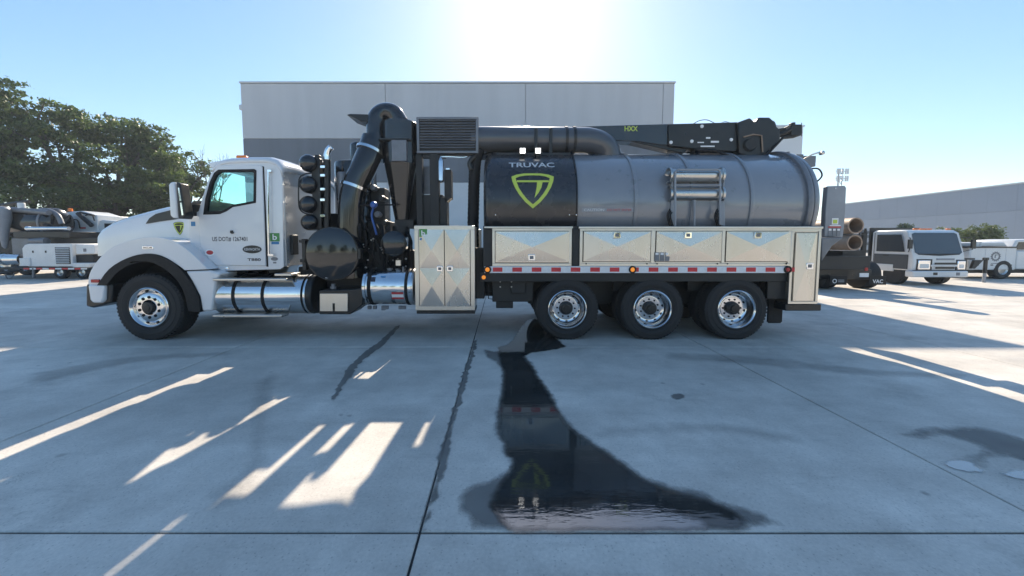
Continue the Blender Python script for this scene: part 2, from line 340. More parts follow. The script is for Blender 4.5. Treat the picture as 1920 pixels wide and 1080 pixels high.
def sheet(name, pts, mat, z, label, cat, edge=.12, jag=.015, parent=None):
    """flat film with an irregular outline; pts are photo pixels on the ground"""
    pl = [G(*p) for p in pts]; pl = bez(pl + [pl[0]], 4)[:-1]; out = []
    for i in range(len(pl)):
        a, b = pl[i], pl[(i + 1) % len(pl)]; L = (b - a).length; n = max(2, int(L / .05))
        for k in range(n): t = k / n; q = a.lerp(b, t); out.append((q.x + random.gauss(0, jag * .25), q.y + random.gauss(0, jag * .25)))
    A = np.array(out); x0, y0 = A.min(0); x1, y1 = A.max(0)
    st = max(.025, min(.06, (x1 - x0) / 60)); xs = np.arange(x0 - .02, x1 + .04, st); ys = np.arange(y0 - .02, y1 + .04, st)
    gx, gy = np.meshgrid(xs, ys); q = np.stack([gx.ravel(), gy.ravel()], 1)
    B = np.roll(A, -1, 0); ins = np.zeros(len(q), bool); dist = np.full(len(q), 9.)
    for (ax, ay), (bx, by) in zip(A, B):
        c = ((ay > q[:, 1]) != (by > q[:, 1])); 
        if by != ay: ins ^= c & (q[:, 0] < (bx - ax) * (q[:, 1] - ay) / (by - ay) + ax)
        d = np.array([bx - ax, by - ay]); L2 = max(d @ d, 1e-9); t = np.clip(((q - [ax, ay]) @ d) / L2, 0, 1)
        dist = np.minimum(dist, np.linalg.norm(q - ([ax, ay] + t[:, None] * d), axis=1))
    sd_ = np.where(ins, dist, -dist); nx, ny = len(xs), len(ys)
    keep = sd_ > -.03; idx = np.arange(len(q)).reshape(ny, nx); fs = []
    for r in range(ny - 1):
        for c in range(nx - 1):
            v = (idx[r, c], idx[r, c + 1], idx[r + 1, c + 1], idx[r + 1, c])
            if keep[v[0]] and keep[v[1]] and keep[v[2]] and keep[v[3]]: fs.append(v)
    used = sorted({i for f in fs for i in f}); mp = {u: k for k, u in enumerate(used)}
    me = bpy.data.meshes.new(name); me.from_pydata([(q[u, 0], q[u, 1], z) for u in used], [], [tuple(mp[i] for i in f) for f in fs])
    at = me.attributes.new('edge', 'FLOAT', 'POINT'); at.data.foreach_set('value', np.clip(sd_[used] / edge * .5 + .12, 0, 1).astype(np.float32))
    me.materials.append(M[mat]); o = bpy.data.objects.new(name, me); COL.objects.link(o); o.visible_shadow = True
    if parent: o.parent = parent
    if label: tag(o, label, cat, kind='stuff')
    return o
def cp(pts, ox, oy, s): return [(ox + a / s, oy + b / s) for a, b in pts]
main_out = cp([(205, 232), (330, 215), (345, 250), (385, 300), (405, 345), (450, 400), (475, 440), (490, 480), (540, 545), (580, 585), (640, 620), (660, 640), (745, 690), (850, 770), (960, 815), (1110, 845), (1180, 880), (1250, 905), (1380, 940), (1440, 980), (1460, 1003),
    (1000, 1024), (500, 1024), (140, 1022), (90, 980), (50, 930), (45, 870), (80, 830), (160, 800), (230, 770), (262, 750), (262, 710), (235, 690), (235, 640), (200, 590), (205, 500), (225, 420), (230, 320), (210, 285), (170, 260), (155, 225)], 840, 560, 2.348)
film_out = cp([(215, 240), (320, 238), (345, 265), (385, 315), (400, 345), (445, 405), (470, 450), (485, 485), (530, 550), (570, 590), (620, 620), (655, 650), (735, 700), (840, 780), (950, 830), (1090, 865), (1180, 900), (1250, 930), (1330, 985), (1310, 1030),
    (1000, 1032), (500, 1032), (265, 1030), (200, 960), (175, 910), (205, 830), (262, 760), (270, 710), (245, 690), (240, 640), (215, 590), (218, 500), (232, 420), (238, 320), (225, 285)], 840, 560, 2.348)
water_out = cp([(190, 900), (300, 895), (400, 905), (520, 880), (640, 875), (800, 880), (950, 900), (1020, 940), (1130, 980), (1130, 1036), (800, 1038), (450, 1037), (280, 1036), (205, 960)], 840, 560, 2.348)
sheet('damp_stain', main_out, 'damp', .0035, 'large damp stain spreading from under the hydrovac truck to the joint', 'stain', .16)
sheet('wet_film', film_out, 'wet_film', .0065, 'dark glossy wet trail running from under the truck towards the camera', 'water', .10)
sheet('puddle', water_out, 'water', .0095, 'rippled puddle with sun glints at the foot of the dark wet trail', 'puddle', .10)
sheet('damp_stain', cp([(640, 690), (780, 655), (960, 645), (1120, 655), (1250, 695), (1420, 760), (1420, 860), (1200, 800), (1120, 815), (1095, 855), (1050, 845), (900, 833), (860, 830), (1000, 800), (1065, 770), (1030, 735), (900, 700), (780, 712)], 1440, 560, 2.7), 'damp', .0035, 'curved damp patch at the right edge of the lot', 'stain', .3)
sheet('puddle', cp([(875, 835), (930, 820), (1000, 823), (1050, 843), (1062, 860), (1100, 876), (1070, 885), (1000, 880), (930, 863)], 1440, 560, 2.7), 'still_water', .0065, 'small pale puddle at the tip of the curved damp patch', 'puddle', .03, .02)
sheet('puddle', cp([(1165, 887), (1215, 878), (1230, 868), (1320, 876), (1420, 880), (1400, 930), (1290, 922), (1240, 912)], 1440, 560, 2.7), 'still_water', .0065, 'small pale puddle cut by the right edge of the photo', 'puddle', .03, .02)
sheet('water_trickle', [(742, 612), (750, 612), (722, 645), (703, 660), (672, 685), (662, 705), (650, 716), (630, 748), (622, 748), (640, 712), (652, 690), (690, 655), (712, 640)], 'damp', .0065, 'thin dark water trickle under the middle of the truck', 'stain', .035, .04)
sheet('joint_stain', [(888, 640), (895, 640), (875, 720), (862, 770), (850, 800), (838, 870), (815, 940), (800, 990), (788, 990), (805, 930), (822, 860), (836, 800), (850, 760), (864, 710)], 'damp', .0035, 'dark stain along the concrete joint left of the wet trail', 'stain', .05, .05)
sheet('damp_stain', [(1258, 740), (1270, 738), (1284, 741), (1284, 747), (1270, 750), (1258, 747)], 'damp', .0035, 'small round damp spot on the slab before the rear wheels', 'stain', .06, .02)
sheet('damp_stain', [(932, 652), (955, 642), (975, 615), (990, 600), (1010, 600), (1050, 640), (1060, 652), (1000, 662), (985, 668), (940, 664)], 'wet_film', .0050, 'dark wet patch beside the foremost rear wheel', 'stain', .06, .04)

for pts, lab in (([(470, 720), (520, 700), (505, 780), (500, 860), (470, 930), (400, 960), (380, 930), (440, 900), (465, 830)], 'faint dark tyre smear on the slab left of the light patch'),
                 ([(1250, 660), (1420, 668), (1620, 690), (1800, 700), (1800, 712), (1600, 704), (1400, 684), (1250, 674)], 'faint tyre track crossing the shade behind the rear wheels'),
                 ([(1120, 800), (1300, 790), (1480, 812), (1500, 835), (1330, 815), (1130, 822)], 'faint grey scuff on the slab right of the wet trail'),
                 ([(60, 700), (240, 668), (420, 660), (420, 668), (250, 682), (60, 722)], 'faint tyre track left of the longest light streak')):
    sheet('tyre_mark', pts, 'tyre_mark', .0028, lab, 'stain', .22, .06)

# ============================================================ BUILDINGS
YB = 21.2
def warehouse():
    L, Rr = P(457, 300, YB).x, P(1261, 300, YB).x; top = P(800, 156, YB).z; z1, z2 = P(800, 260, YB).z, P(800, 342, YB).z
    r = empty('warehouse', ((L + Rr) / 2, YB, 0), world=True); tag(r, 'tall grey concrete warehouse with dark band behind the hydrovac truck', 'building')
    MB().box(L + .06, Rr - .06, YB + .06, YB + 20, 0, top - .05).build('wall', 'precast_light', r, smooth=False)
    cols = [L, P(725, 300, YB).x, P(985, 300, YB).x, P(1240, 300, YB).x, Rr]
    for a, b in zip(cols[:-1], cols[1:]):
        for za, zb, mt in ((z1, top, 'precast_light'), (z2, z1, 'precast_dark'), (0, z2, 'precast_white')):
            MB().box(a + .012, b - .012, YB, YB + .12, za + .012, zb - .012).build('wall_panel', mt, r, bevel=.01, seg=1, smooth=False)
    for sx in (L, Rr):
        for k in range(3):
            for za, zb, mt in ((z1, top, 'precast_light'), (z2, z1, 'precast_dark'), (0, z2, 'precast_white')):
                x0 = sx if sx == L else sx - .12
                MB().box(x0, x0 + .12, YB + .14 + k * 6.6, YB + .14 + (k + 1) * 6.6 - .025, za + .012, zb - .012).build('wall_panel', mt, r, smooth=False)
    MB().box(L - .04, Rr + .04, YB - .05, YB + 20.05, top, top + .09).build('coping', 'coping', r, bevel=.02)
    p = P(441, 206, YB); q = P(457, 192, YB)
    m = MB(); m.box(p.x, q.x, YB + .3, YB + .9, p.z + .12, q.z); m.box(p.x + .12, q.x, YB + .4, YB + .8, p.z, p.z + .12); m.build('wall_lamp', 'coping', r, bevel=.03)
    MB().tube([(q.x - .12, YB + .2, 0), (q.x - .12, YB + .2, p.z + .1)], .06).build('downpipe', 'coping', r)
warehouse()
def wing():
    Y = 45.; L, Rr = P(1150, 300, Y).x, P(1503, 300, Y).x; top = P(1480, 238, Y).z
    r = empty('warehouse_wing', ((L + Rr) / 2, Y, 0), world=True); tag(r, 'white concrete hall seen under the boom head above the tank', 'building')
    MB().box(L, Rr - .05, Y + .1, Y + 15, 0, top - .1).build('wall', 'precast_white', r, smooth=False)
    n = 4
    for k in range(n):
        a = L + (Rr - L) * k / n; b = L + (Rr - L) * (k + 1) / n
        MB().box(a + .02, b - .02, Y, Y + .15, 0, top).build('wall_panel', 'precast_white', r, smooth=False)
    MB().box(L - .1, Rr + .1, Y - .1, Y + 15.1, top + .002, top + .2).build('coping', 'coping', r)
wing()
def far_hall():
    a, b = P(1545, 400, 64.), P(2040, 400, 34.); h = 7.6
    r = empty('distribution_hall', ((a.x + b.x) / 2, (a.y + b.y) / 2, 0), world=True); tag(r, 'long pale blue-grey hall receding behind the white trucks at right', 'building')
    d = (Vector((b.x, b.y, 0)) - Vector((a.x, a.y, 0))); n = 12; nv = Vector((-d.y, d.x, 0)).normalized(); nv = nv if nv.x > 0 else -nv
    def seg(t0, t1, z0, z1, off, th, name, mt):
        p, q = Vector((a.x, a.y, 0)) + d * t0 + nv * off, Vector((a.x, a.y, 0)) + d * t1 + nv * off; m = MB(); e = nv * th
        m.add([p + Vector((0, 0, z0)), q + Vector((0, 0, z0)), q + e + Vector((0, 0, z0)), p + e + Vector((0, 0, z0)), p + Vector((0, 0, z1)), q + Vector((0, 0, z1)), q + e + Vector((0, 0, z1)), p + e + Vector((0, 0, z1))],
              [(0, 3, 2, 1), (4, 5, 6, 7), (0, 1, 5, 4), (1, 2, 6, 5), (2, 3, 7, 6), (3, 0, 4, 7)]); m.build(name, mt, r, smooth=False)
    seg(0, 1, 0, h - .1, .15, 25, 'wall', 'far_wall')
    for k in range(n):
        seg(k / n + .00018, (k + 1) / n - .00018, 4.875, h, 0, .14, 'wall_panel', 'far_wall')
        seg(k / n + .00018, (k + 1) / n - .00018, 0, 4.86, .02, .12, 'wall_panel', 'far_wall_low')
    seg(-.002, 1.002, h + .002, h + .15, -.06, 25.3, 'coping', 'coping')
far_hall()
def cell_tower():
    Y = 90.; b = P(1568, 453, Y); top = P(1568, 316, Y).z
    r = empty('cell_tower', (b.x, Y, 0), world=True); tag(r, 'slim lattice mast with antenna panels beyond the hall', 'mast')
    m = MB()
    for dx, dy in ((-.45, 0), (.45, 0), (0, .7)): m.tube([(b.x + dx, Y + dy, 0), (b.x + dx * .8, Y + dy * .8, top)], .09, 6)
    z = 2.
    while z < top - 1:
        for (ax, ay), (bx, by) in (((-.4, 0), (.4, 0)), ((.4, 0), (0, .6)), ((0, .6), (-.4, 0))): m.tube([(b.x + ax, Y + ay, z), (b.x + bx, Y + by, z + 1.2)], .05, 4)
        z += 1.2
    m.build('mast', 'grey_metal', r)
    for zz in (top - .7, top - 2.4):
        for dx in (-1.2, -.6, .1, .8, 1.3):
            MB().box(b.x + dx - .16, b.x + dx + .16, Y - .6, Y - .45, zz - .7, zz + .6).build('antenna', 'coping', r)
        MB().box(b.x - 1.5, b.x + 1.5, Y - .44, Y - .34, zz - .06, zz + .06).build('antenna_bracket', 'grey_metal', r)
cell_tower()

# ============================================================ TREES
def leaves(blobs, n, size, seed, hollow=.45):
    """leaf quads gathered in twig clumps spread through ellipsoid blobs (x, y, z, rx, ry, rz)"""
    rg = np.random.default_rng(seed); vol = np.array([b[3] * b[4] + b[3] * b[5] for b in blobs]); pick = rg.choice(len(blobs), size=max(8, n // 26), p=vol / vol.sum())
    V = []; T = []
    for bi in pick:
        bx, by, bz, rx, ry, rz = blobs[bi]
        d = rg.normal(size=3); d /= np.linalg.norm(d); rr = (hollow + (1 - hollow) * rg.random()) if rg.random() < .8 else rg.random()
        c = np.array([bx + d[0] * rx * rr, by + d[1] * ry * rr, bz + d[2] * rz * rr]); tone = np.clip(rg.normal(.45, .22), 0, 1)
        k = 26; q = c + rg.normal(size=(k, 3)) * np.array([.42, .42, .24]) * size * 1.9
        a = rg.normal(size=(k, 3)); a /= np.linalg.norm(a, axis=1)[:, None]; b = rg.normal(size=(k, 3)); b -= (a * b).sum(1)[:, None] * a; b /= np.linalg.norm(b, axis=1)[:, None]
        s = size * rg.uniform(.35, .75, size=(k, 1)); a *= s; b *= s * .55
        V.append(np.stack([q - a, q - b * .9, q + a, q + b * .9], 1).reshape(-1, 3)); T.append(np.repeat(np.clip(tone + rg.normal(0, .12, k), 0, 1), 4))
    return np.concatenate(V), np.concatenate(T)
def leaf_mesh(name, V, T, mat, parent):
    n = len(V) // 4; me = bpy.data.meshes.new(name); me.vertices.add(len(V)); me.vertices.foreach_set('co', V.ravel().astype(np.float32))
    me.loops.add(n * 4); me.loops.foreach_set('vertex_index', np.arange(n * 4, dtype=np.int32)); me.polygons.add(n); me.polygons.foreach_set('loop_start', np.arange(0, n * 4, 4, dtype=np.int32)); 
    me.update(calc_edges=True); a = me.attributes.new('tone', 'FLOAT', 'POINT'); a.data.foreach_set('value', T.astype(np.float32)); me.materials.append(M[mat]); me.validate()
    o = bpy.data.objects.new(name, me); COL.objects.link(o); attach(o, parent); return o
def tree(name, label, x, y, h, rad, n, seed, low=.12, mat='oak_leaf', group=None, size=.27, fork=None):
    rg = random.Random(seed); r = empty(name, (x, y, 0)); tag(r, label, 'tree', group)
    m = MB(); blobs = []; th = h * .3; ends = []
    m.tube(bez([(0, 0, -.1), (rg.uniform(-.2, .2), 0, th * .5), (rg.uniform(-.4, .4), rg.uniform(-.3, .3), th)], 4), [h * .032 * (1 - .5 * i / 8) for i in range(9)], 9)
    for k in range(9):
        a = k / 9 * 6.283 + rg.uniform(-.3, .3); up = rg.uniform(.30, .93); out = rad * rg.uniform(.35, .8) * math.sqrt(max(.1, 1 - (up - .35) ** 2 * 1.7))
        e = Vector((math.cos(a) * out, math.sin(a) * out, h * up * .92)); mid = Vector((e.x * .4, e.y * .4, th + (e.z - th) * .55))
        m.tube(bez([(0, 0, th * .8), mid, e], 4), [h * .016 * (1 - .1 * i) for i in range(9)], 6); ends.append(e)
        for q in range(2):
            e2 = e + Vector((rg.uniform(-1, 1), rg.uniform(-1, 1), rg.uniform(-.3, .9))) * rad * .3; m.tube([mid.lerp(e, .6), e2], [h * .006, h * .002], 5)
    m.build('trunk', 'bark', r)
    for e in ends:
        s = rad * rg.uniform(.24, .36); blobs.append((e.x, e.y, e.z, s * 1.15, s * 1.15, s * .62))
        for q in range(2):
            f = e + Vector((rg.uniform(-1, 1), rg.uniform(-1, 1), rg.uniform(-.35, .7))) * rad * .34; s = rad * rg.uniform(.13, .24); blobs.append((f.x, f.y, min(f.z, h * .95), s * 1.2, s * 1.2, s * .65))
    for k in range(9):
        a = rg.uniform(0, 6.283); o = rad * rg.uniform(.4, 1.0); z = h * (low + .1 + rg.uniform(0, .35)); s = rad * rg.uniform(.16, .28); blobs.append((math.cos(a) * o, math.sin(a) * o, z, s * 1.1, s * 1.1, s * .7))
    for k in range(4): s = rad * rg.uniform(.2, .32); blobs.append((rg.uniform(-.35, .35) * rad, rg.uniform(-.35, .35) * rad, h * rg.uniform(.74, .9), s, s, s * .7))
    V, T = leaves(blobs, n, size, seed); leaf_mesh('crown', V, T, mat, r); return r
TL = [(-95, 27, 75, 5.2, 15000, 'tall oak cut by the left edge of the photo'), (112, 31, 158, 5.6, 17000, 'tallest dark oak behind the black vacuum truck'), (205, 33, 186, 5.0, 14000, 'broad oak right of the tallest oak, behind the hood'),
      (268, 35, 222, 4.6, 12000, 'mid-height oak in the sloping tree line'), (322, 37, 258, 4.0, 10000, 'lower oak left of the cab mirror'), (346, 39, 292, 2.3, 5000, 'small oak at the right end of the tree line'),
      (30, 29, 215, 4.6, 12000, 'lower oak in front of the tall oak at the left edge')]
for i, (px, Y, py, rad, n, lab) in enumerate(TL):
    p = P(px, py, Y); tree('oak_tree', lab, p.x, Y, p.z * .97, rad, n, 20 + i, group='oaks along the left side of the lot')
def bare_tree():
    Y = 36.; p = P(398, 272, Y); r = empty('bare_tree', (p.x, Y, 0)); tag(r, 'thin leafless tree between the oaks and the cab roof', 'tree')
    rg = random.Random(3); m = MB()
    def br(a, d, L, rd, k):
        b = a + d * L; m.tube([a, b], [rd, rd * .65], 5)
        if k:
            for _ in range(3): br(a + d * L * rg.uniform(.55, 1), (d + Vector((rg.uniform(-.6, .6), rg.uniform(-.6, .6), rg.uniform(-.1, .3)))).normalized(), L * .62, rd * .55, k - 1)
    br(Vector((0, 0, 0)), Vector((.02, 0, 1)), p.z * .45, .11, 4); m.build('trunk', 'bark', r)
    V, T = leaves([(0, 0, p.z * .7, 1.4, 1.4, 2.2)], 160, .14, 9); leaf_mesh('crown', V, T, 'fresh_leaf', r)
bare_tree()
def shrubs():
    V, T = leaves([(P(px, 430, 27).x, 27 + (k % 3) * 1.5, 1.6, 2.0, 1.2, 1.9) for k, px in enumerate(range(-60, 430, 26))], 15000, .26, 77)
    r = empty('undergrowth', (0, 0, 0)); o = leaf_mesh('undergrowth', V, T, 'oak_leaf', r); o.parent = None; bpy.data.objects.remove(r); o.name = 'undergrowth'; tag(o, 'dark undergrowth at the foot of the oaks', 'shrubs', kind='stuff')
shrubs()
def round_tree(px, py, rpx, Y, lab, seed, n=7500, size=.13):
    c = P(px, py, Y); rr = rpx / F * Y; r = empty('round_tree', (c.x, Y, 0)); tag(r, lab, 'tree', 'clipped trees behind the white trucks')
    MB().tube([(0, 0, -.1), (.03, 0, c.z * .5), (0, .02, c.z)], [.09, .07, .05], 7).build('trunk', 'bark', r)
    V, T = leaves([(0, 0, c.z, rr * .9, rr * .9, rr * .9)] + [(rr * .42 * math.cos(a), rr * .5 * math.sin(a), c.z + rr * .25 * math.sin(3 * a), rr * .55, rr * .55, rr * .5) for a in (0, 1.2, 2.4, 3.6, 4.8)], n, size, seed, .45); leaf_mesh('crown', V, T, 'fresh_leaf', r)
round_tree(1843, 445, 29, 29., 'large round tree right of the white cab-over truck', 5)
round_tree(1772, 444, 22, 30., 'round tree peeking over the roof of the white cab-over truck', 6, 3000)
round_tree(1697, 428, 10, 30., 'small round tree top left of the white cab-over roof', 8, 900)
# trees and bright lot behind the photographer (seen only as reflections in the paint and steel)
for i, (x, y, h, rad) in enumerate(((-22, -40, 10, 5), (-9, -44, 11, 5.5), (6, -42, 9, 4.8), (21, -41, 10.5, 5.2), (36, -38, 9.5, 5), (-37, -36, 10, 5))):
    tree('oak_tree', 'oak behind the photographer, mirrored in the black drum', x, y, h, rad, 3500, 60 + i, group='oaks behind the photographer', size=.6)

# ============================================================ MAIN TRUCK (measured from the photograph, near side at Y = 6.2 m)
YN, YC = 6.2, 7.45
T = empty('hydrovac_truck', (-.5, YC, 0), world=True)
tag(T, 'long hydrovac truck with white cab, black shroud, grey tank and stainless toolboxes', 'truck')
def pair(mb, name, mat, parent=T, **k):              # a part and its twin on the far side
    a = mb.build(name, mat, parent, **k); mb.mirror(YC).build(name, mat, parent, **k); return a

# ---- wheels
def tyre_mb(Rr, wd, ri):
    m = MB(); pr = [(ri - .01, .05), (ri + .01, .012), (ri + .03, .004), (ri + .05, .012), (Rr * .72, .0), (Rr * .80, -.006), (Rr * .82, .002), (Rr * .93, .006), (Rr * .965, .022), (Rr * .99, .05)]
    g = wd - .1
    for k in range(4): a = .05 + g * (k + .06) / 4; b = .05 + g * (k + .94) / 4; pr += [(Rr, a), (Rr, b), (Rr - .013, b + .001), (Rr - .013, b + g * .03)]
    pr += [(Rr * .99, wd - .05), (Rr * .93, wd - .006), (Rr * .75, wd), (ri, wd - .04)]
    m.lathe(pr, (0, 0, 0), 'Y', 56)
    for k in range(56):                                # shoulder blocks
        a = 2 * math.pi * k / 56; c, s_ = math.cos(a), math.sin(a); t = Vector((-s_, 0, c)); rd = Vector((c, 0, s_))
        for y0, y1 in ((.008, .055), (wd - .055, wd - .008)):
            vs = []
            for r_ in (Rr * .94, Rr + .002):
                for tt in (-.018, .018):
                    for yy in (y0 if r_ < Rr else y0 + .02 * (y0 < .1), y1 if r_ < Rr else y1 - .02 * (y0 > .1)): vs.append(rd * r_ + t * tt + Vector((0, yy, 0)))
            m.add(vs, [(0, 1, 3, 2), (4, 6, 7, 5), (0, 4, 5, 1), (2, 3, 7, 6), (0, 2, 6, 4), (1, 5, 7, 3)])
    return m
def holes(m, n, r, y, rad, dep, ph=0., seg=6, mi=0):
    for k in range(n):
        a = 2 * math.pi * k / n + ph; m.lathe([(rad, dep), (rad, 0), (rad * .7, -.002 * 1), (0, -.002)], (math.cos(a) * r, y, math.sin(a) * r), 'Y', seg, mi)
    return m
def wheel(kind):
    w_ = empty('wheel')
    if kind == 'steer':
        Rr, wd, ri = .57, .40, .325
        rim = MB().lathe([(ri + .012, .06), (ri + .012, .0), (ri, -.008), (ri - .015, .0), (ri - .028, .045), (ri - .05, .07), (.262, .05), (.245, .022), (.235, .012), (.13, .012), (.125, .05)], (0, 0, 0), 'Y', 48)
        hub = MB().lathe([(.104, .03), (.102, -.012), (.09, -.03), (.055, -.034), (.05, -.042), (0, -.044)], (0, 0, 0), 'Y', 24)
        nuts = holes(MB(), 10, .172, .005, .027, .02, .31); hh = holes(MB(), 10, .278, .052, .018, .02, 0, 8)
    else:
        Rr, wd, ri = .53, .28, .315
        rim = MB().lathe([(ri + .012, .06), (ri + .012, .0), (ri, -.008), (ri - .012, .004), (ri - .026, .05), (ri - .034, .09), (.275, .11), (.262, .15), (.215, .172), (.192, .168), (.188, .15), (.12, .15), (.12, .2)], (0, 0, 0), 'Y', 48)
        hub = MB().lathe([(.112, .16), (.108, .09), (.095, .075), (.07, .07), (.066, .045), (0, .043)], (0, 0, 0), 'Y', 20)
        nuts = holes(MB(), 10, .153, .142, .017, .02, .2); hh = holes(MB(), 10, .240, .160, .024, .02, 0, 10)
    tm = tyre_mb(Rr, wd, ri)
    if kind != 'steer': t2 = tyre_mb(Rr, wd, ri); tm.add([(x, y + .33, z) for x, y, z in t2.v], t2.f)
    tm.build('tyre', 'tyre', w_, angle=30); rim.build('rim', 'polished', w_, angle=50); hub.build('hub', 'black_satin', w_); nuts.build('lug_nuts', 'dark_hole', w_); hh.build('hand_holes', 'dark_hole', w_)
    return w_, Rr
def put_wheels(kind, pxs, Yf, rz=0):
    w0, Rr = wheel(kind); z = Rr - .006; first = True
    for px in pxs:
        for far in (0, 1):
            o = w0 if first else copy_tree(w0); first = False
            o.parent = T; o.matrix_parent_inverse = Matrix.Translation(-Vector(T['_w']))
            x = P(px, 580, Yf).x; o.location = (x, Yf if not far else 2 * YC - Yf, z); o.rotation_euler = (0, random.uniform(0, 6), math.pi if far else rz)
put_wheels('steer', [279], YN + .02, R(0)); put_wheels('drive', [1064, 1224, 1382], YN + .05)

# ---- chassis
XL, XR = P(170, 500, YN).x, P(1540, 500, YN).x
m = MB()
for y in (7.02, 7.80): m.box(XL + .3, XR - .05, y, y + .08, .72, 1.0)
for px in (300, 470, 640, 800, 900, 1000, 1145, 1304, 1450): x = P(px, 500, 7).x; m.box(x - .06, x + .06, 7.10, 7.80, .74, .98)
m.build('chassis_frame', 'black_frame', T, bevel=.01)
m = MB()
for px, Rr in ((279, .57), (1064, .53), (1224, .53), (1382, .53)):
    x = P(px, 580, YN + .05).x; m.tube([(x, 6.5, Rr), (x, 8.4, Rr)], .08, 12); m.lathe([(0, -.22), (.15, -.2), (.22, -.05), (.22, .05), (.15, .2), (0, .22)], (x, YC, Rr), 'X', 16)
m.build('axles', 'black_frame', T)
m = MB(); a, b = P(990, 560, 7).x, P(1470, 560, 7).x
for y in (7.0, 7.82): m.box(a, b, y, y + .1, .50, .60)
m.box(a, b, 6.98, 6.99, .55, 1.05); m.box(a, b, 7.92, 7.93, .55, 1.05); m.tube([(P(400, 500, 7).x, YC, .72), (a + .6, YC, .62)], .06)
m.build('suspension', 'black_frame', T, bevel=.01)
m = MB(); m.box(P(205, 500, 7).x, P(400, 500, 7).x, 6.92, 7.98, .55, 1.45); m.build('engine_block', 'black_frame', T, bevel=.04)

# ---- bumper, hood, fenders
m = MB(); m.ngon_prism(poly([(158, 534), (163, 530), (207, 533), (207, 568), (170, 578), (158, 575)], YN), YN + .02, 2 * YC - YN - .02); m.build('front_bumper', 'black_satin', T, bevel=.03)
m = MB(); m.ngon_prism(poly([(167, 533), (199, 534), (198, 562), (193, 568), (176, 568), (171, 562)], YN), YN - .03, YN + .35); pair(m, 'bumper_end', 'white_paint', bevel=.035, seg=3)
m = MB().pbox(170, 524, 185, 530, YN - .025, .03); pair(m, 'marker_lamp', 'red_lens', bevel=.005)
fen = [(165, 534), (166, 519), (173, 502), (190, 480), (212, 463), (242, 451), (281, 444), (318, 449), (347, 465), (372, 487), (384, 499), (391, 505), (346, 507), (333, 497), (303, 480), (273, 476), (240, 484), (207, 504), (184, 534)]
def smooth2(pts, n=3): return [(q.x, q.y) for q in bez([(a, b, 0) for a, b in pts], n)]
m = MB(); m.ngon_prism(poly(smooth2(fen[:12]) + smooth2(fen[12:]), YN), YN, YN + .62); pair(m, 'fender', 'white_paint', bevel=.07, seg=4, angle=60)
ext = [(346, 508.5), (391, 507), (412, 513), (404, 530), (397, 583), (378, 584), (373, 556), (358, 527)]
m = MB(); m.ngon_prism(poly(ext, YN), YN + .01, YN + .45); pair(m, 'fender_skirt', 'white_paint', bevel=.03, seg=3)
tr_o = [(184, 535), (207, 504), (240, 484), (273, 476), (303, 480), (333, 497), (358, 527), (373, 556), (378, 585)]; tr_i = [(355, 583), (345, 543), (322, 513), (289, 493), (262, 492), (227, 507), (202, 535)]
m = MB(); m.prism(poly(smooth2(tr_o) + smooth2(tr_i), YN), YN - .025, YN + .5); pair(m, 'arch_trim', 'black_rubber', bevel=.01)
def hood():
    st = [(191, 433, .60), (197, 426, .63), (215, 415, .66), (245, 404.5, .70), (290, 393, .76), (330, 384, .82), (353, 378.5, .87), (361, 377, .88)]
    m = MB(); secs = []
    for px, py, hw in st:
        p = P(px, py, YC - hw + .08); z = p.z; zb = P(px, 480, YC - hw).z
        half = [(-hw - .02, zb), (-hw - .01, zb + (z - zb) * .5), (-hw, z - .12), (-hw + .03, z - .05), (-hw + .09, z - .008), (-hw + .2, z + .02), (-hw * .4, z + .045), (0, z + .055)]
        full = half + [(-a, b) for a, b in half[-2::-1]]; secs.append([(p.x, YC + a, b) for a, b in full])
    n = len(secs[0]); vs = [q for s_ in secs for q in s_]; fs = [(i * n + j, (i + 1) * n + j, (i + 1) * n + j + 1, i * n + j + 1) for i in range(len(secs) - 1) for j in range(n - 1)]
    fs += [tuple(range(n))]
    m.add(vs, fs); h = m.build('hood', 'white_paint', T, angle=55)
    x = secs[0][0][0]; z0, z1 = .62, secs[0][7][2] - .06
    q = MB().box(x - .05, x + .02, YC - .52, YC + .52, z0, z1); q.build('grille', 'chrome', h, bevel=.03)
    for k in range(7): MB().box(x - .065, x - .045, YC - .46, YC + .46, z0 + .08 + k * .17, z0 + .15 + k * .17).build('grille_bar', 'black_satin', h)
    iv = [(273, 419.5), (280, 409), (292, 401), (319, 394), (336, 396), (347, 408), (330, 411), (300, 415)]
    def hs(px): 
        for (a, _, ha), (b, _, hb) in zip(st[:-1], st[1:]):
            if a <= px <= b: return YC - (ha + (hb - ha) * (px - a) / (b - a))
        return YC - .86
    mm = MB(); n = len(iv); v0 = []; v1 = []
    for a, b in iv: y = hs(a) - .028; v0.append(P(a, b, y)); v1.append(P(a, b, y) + Vector((0, .06, 0)))
    mm.add(v0 + v1, [tuple(range(n)), tuple(range(2 * n - 1, n - 1, -1))] + [((i + 1) % n, i, i + n, (i + 1) % n + n) for i in range(n)]); mm.build('hood_intake', 'black_satin', h); mm.mirror(YC).build('hood_intake', 'black_satin', h)
    # shield emblem on the hood side
    shield(h, 327, 417, 346, 440, lambda x, z: hs(337) - .034, 'black_satin')
    pl = MB(); y = YN - .006; pl.pbox(266, 461, 287, 467.5, y, .02); b_ = pl.build('fender_badge', 'chrome', T, bevel=.006)
    lettering('lettering', 'PACCAR', 268.5, 462.8, 284.5, 466.2, y - .004, 'black_letter', b_, bold=.0)
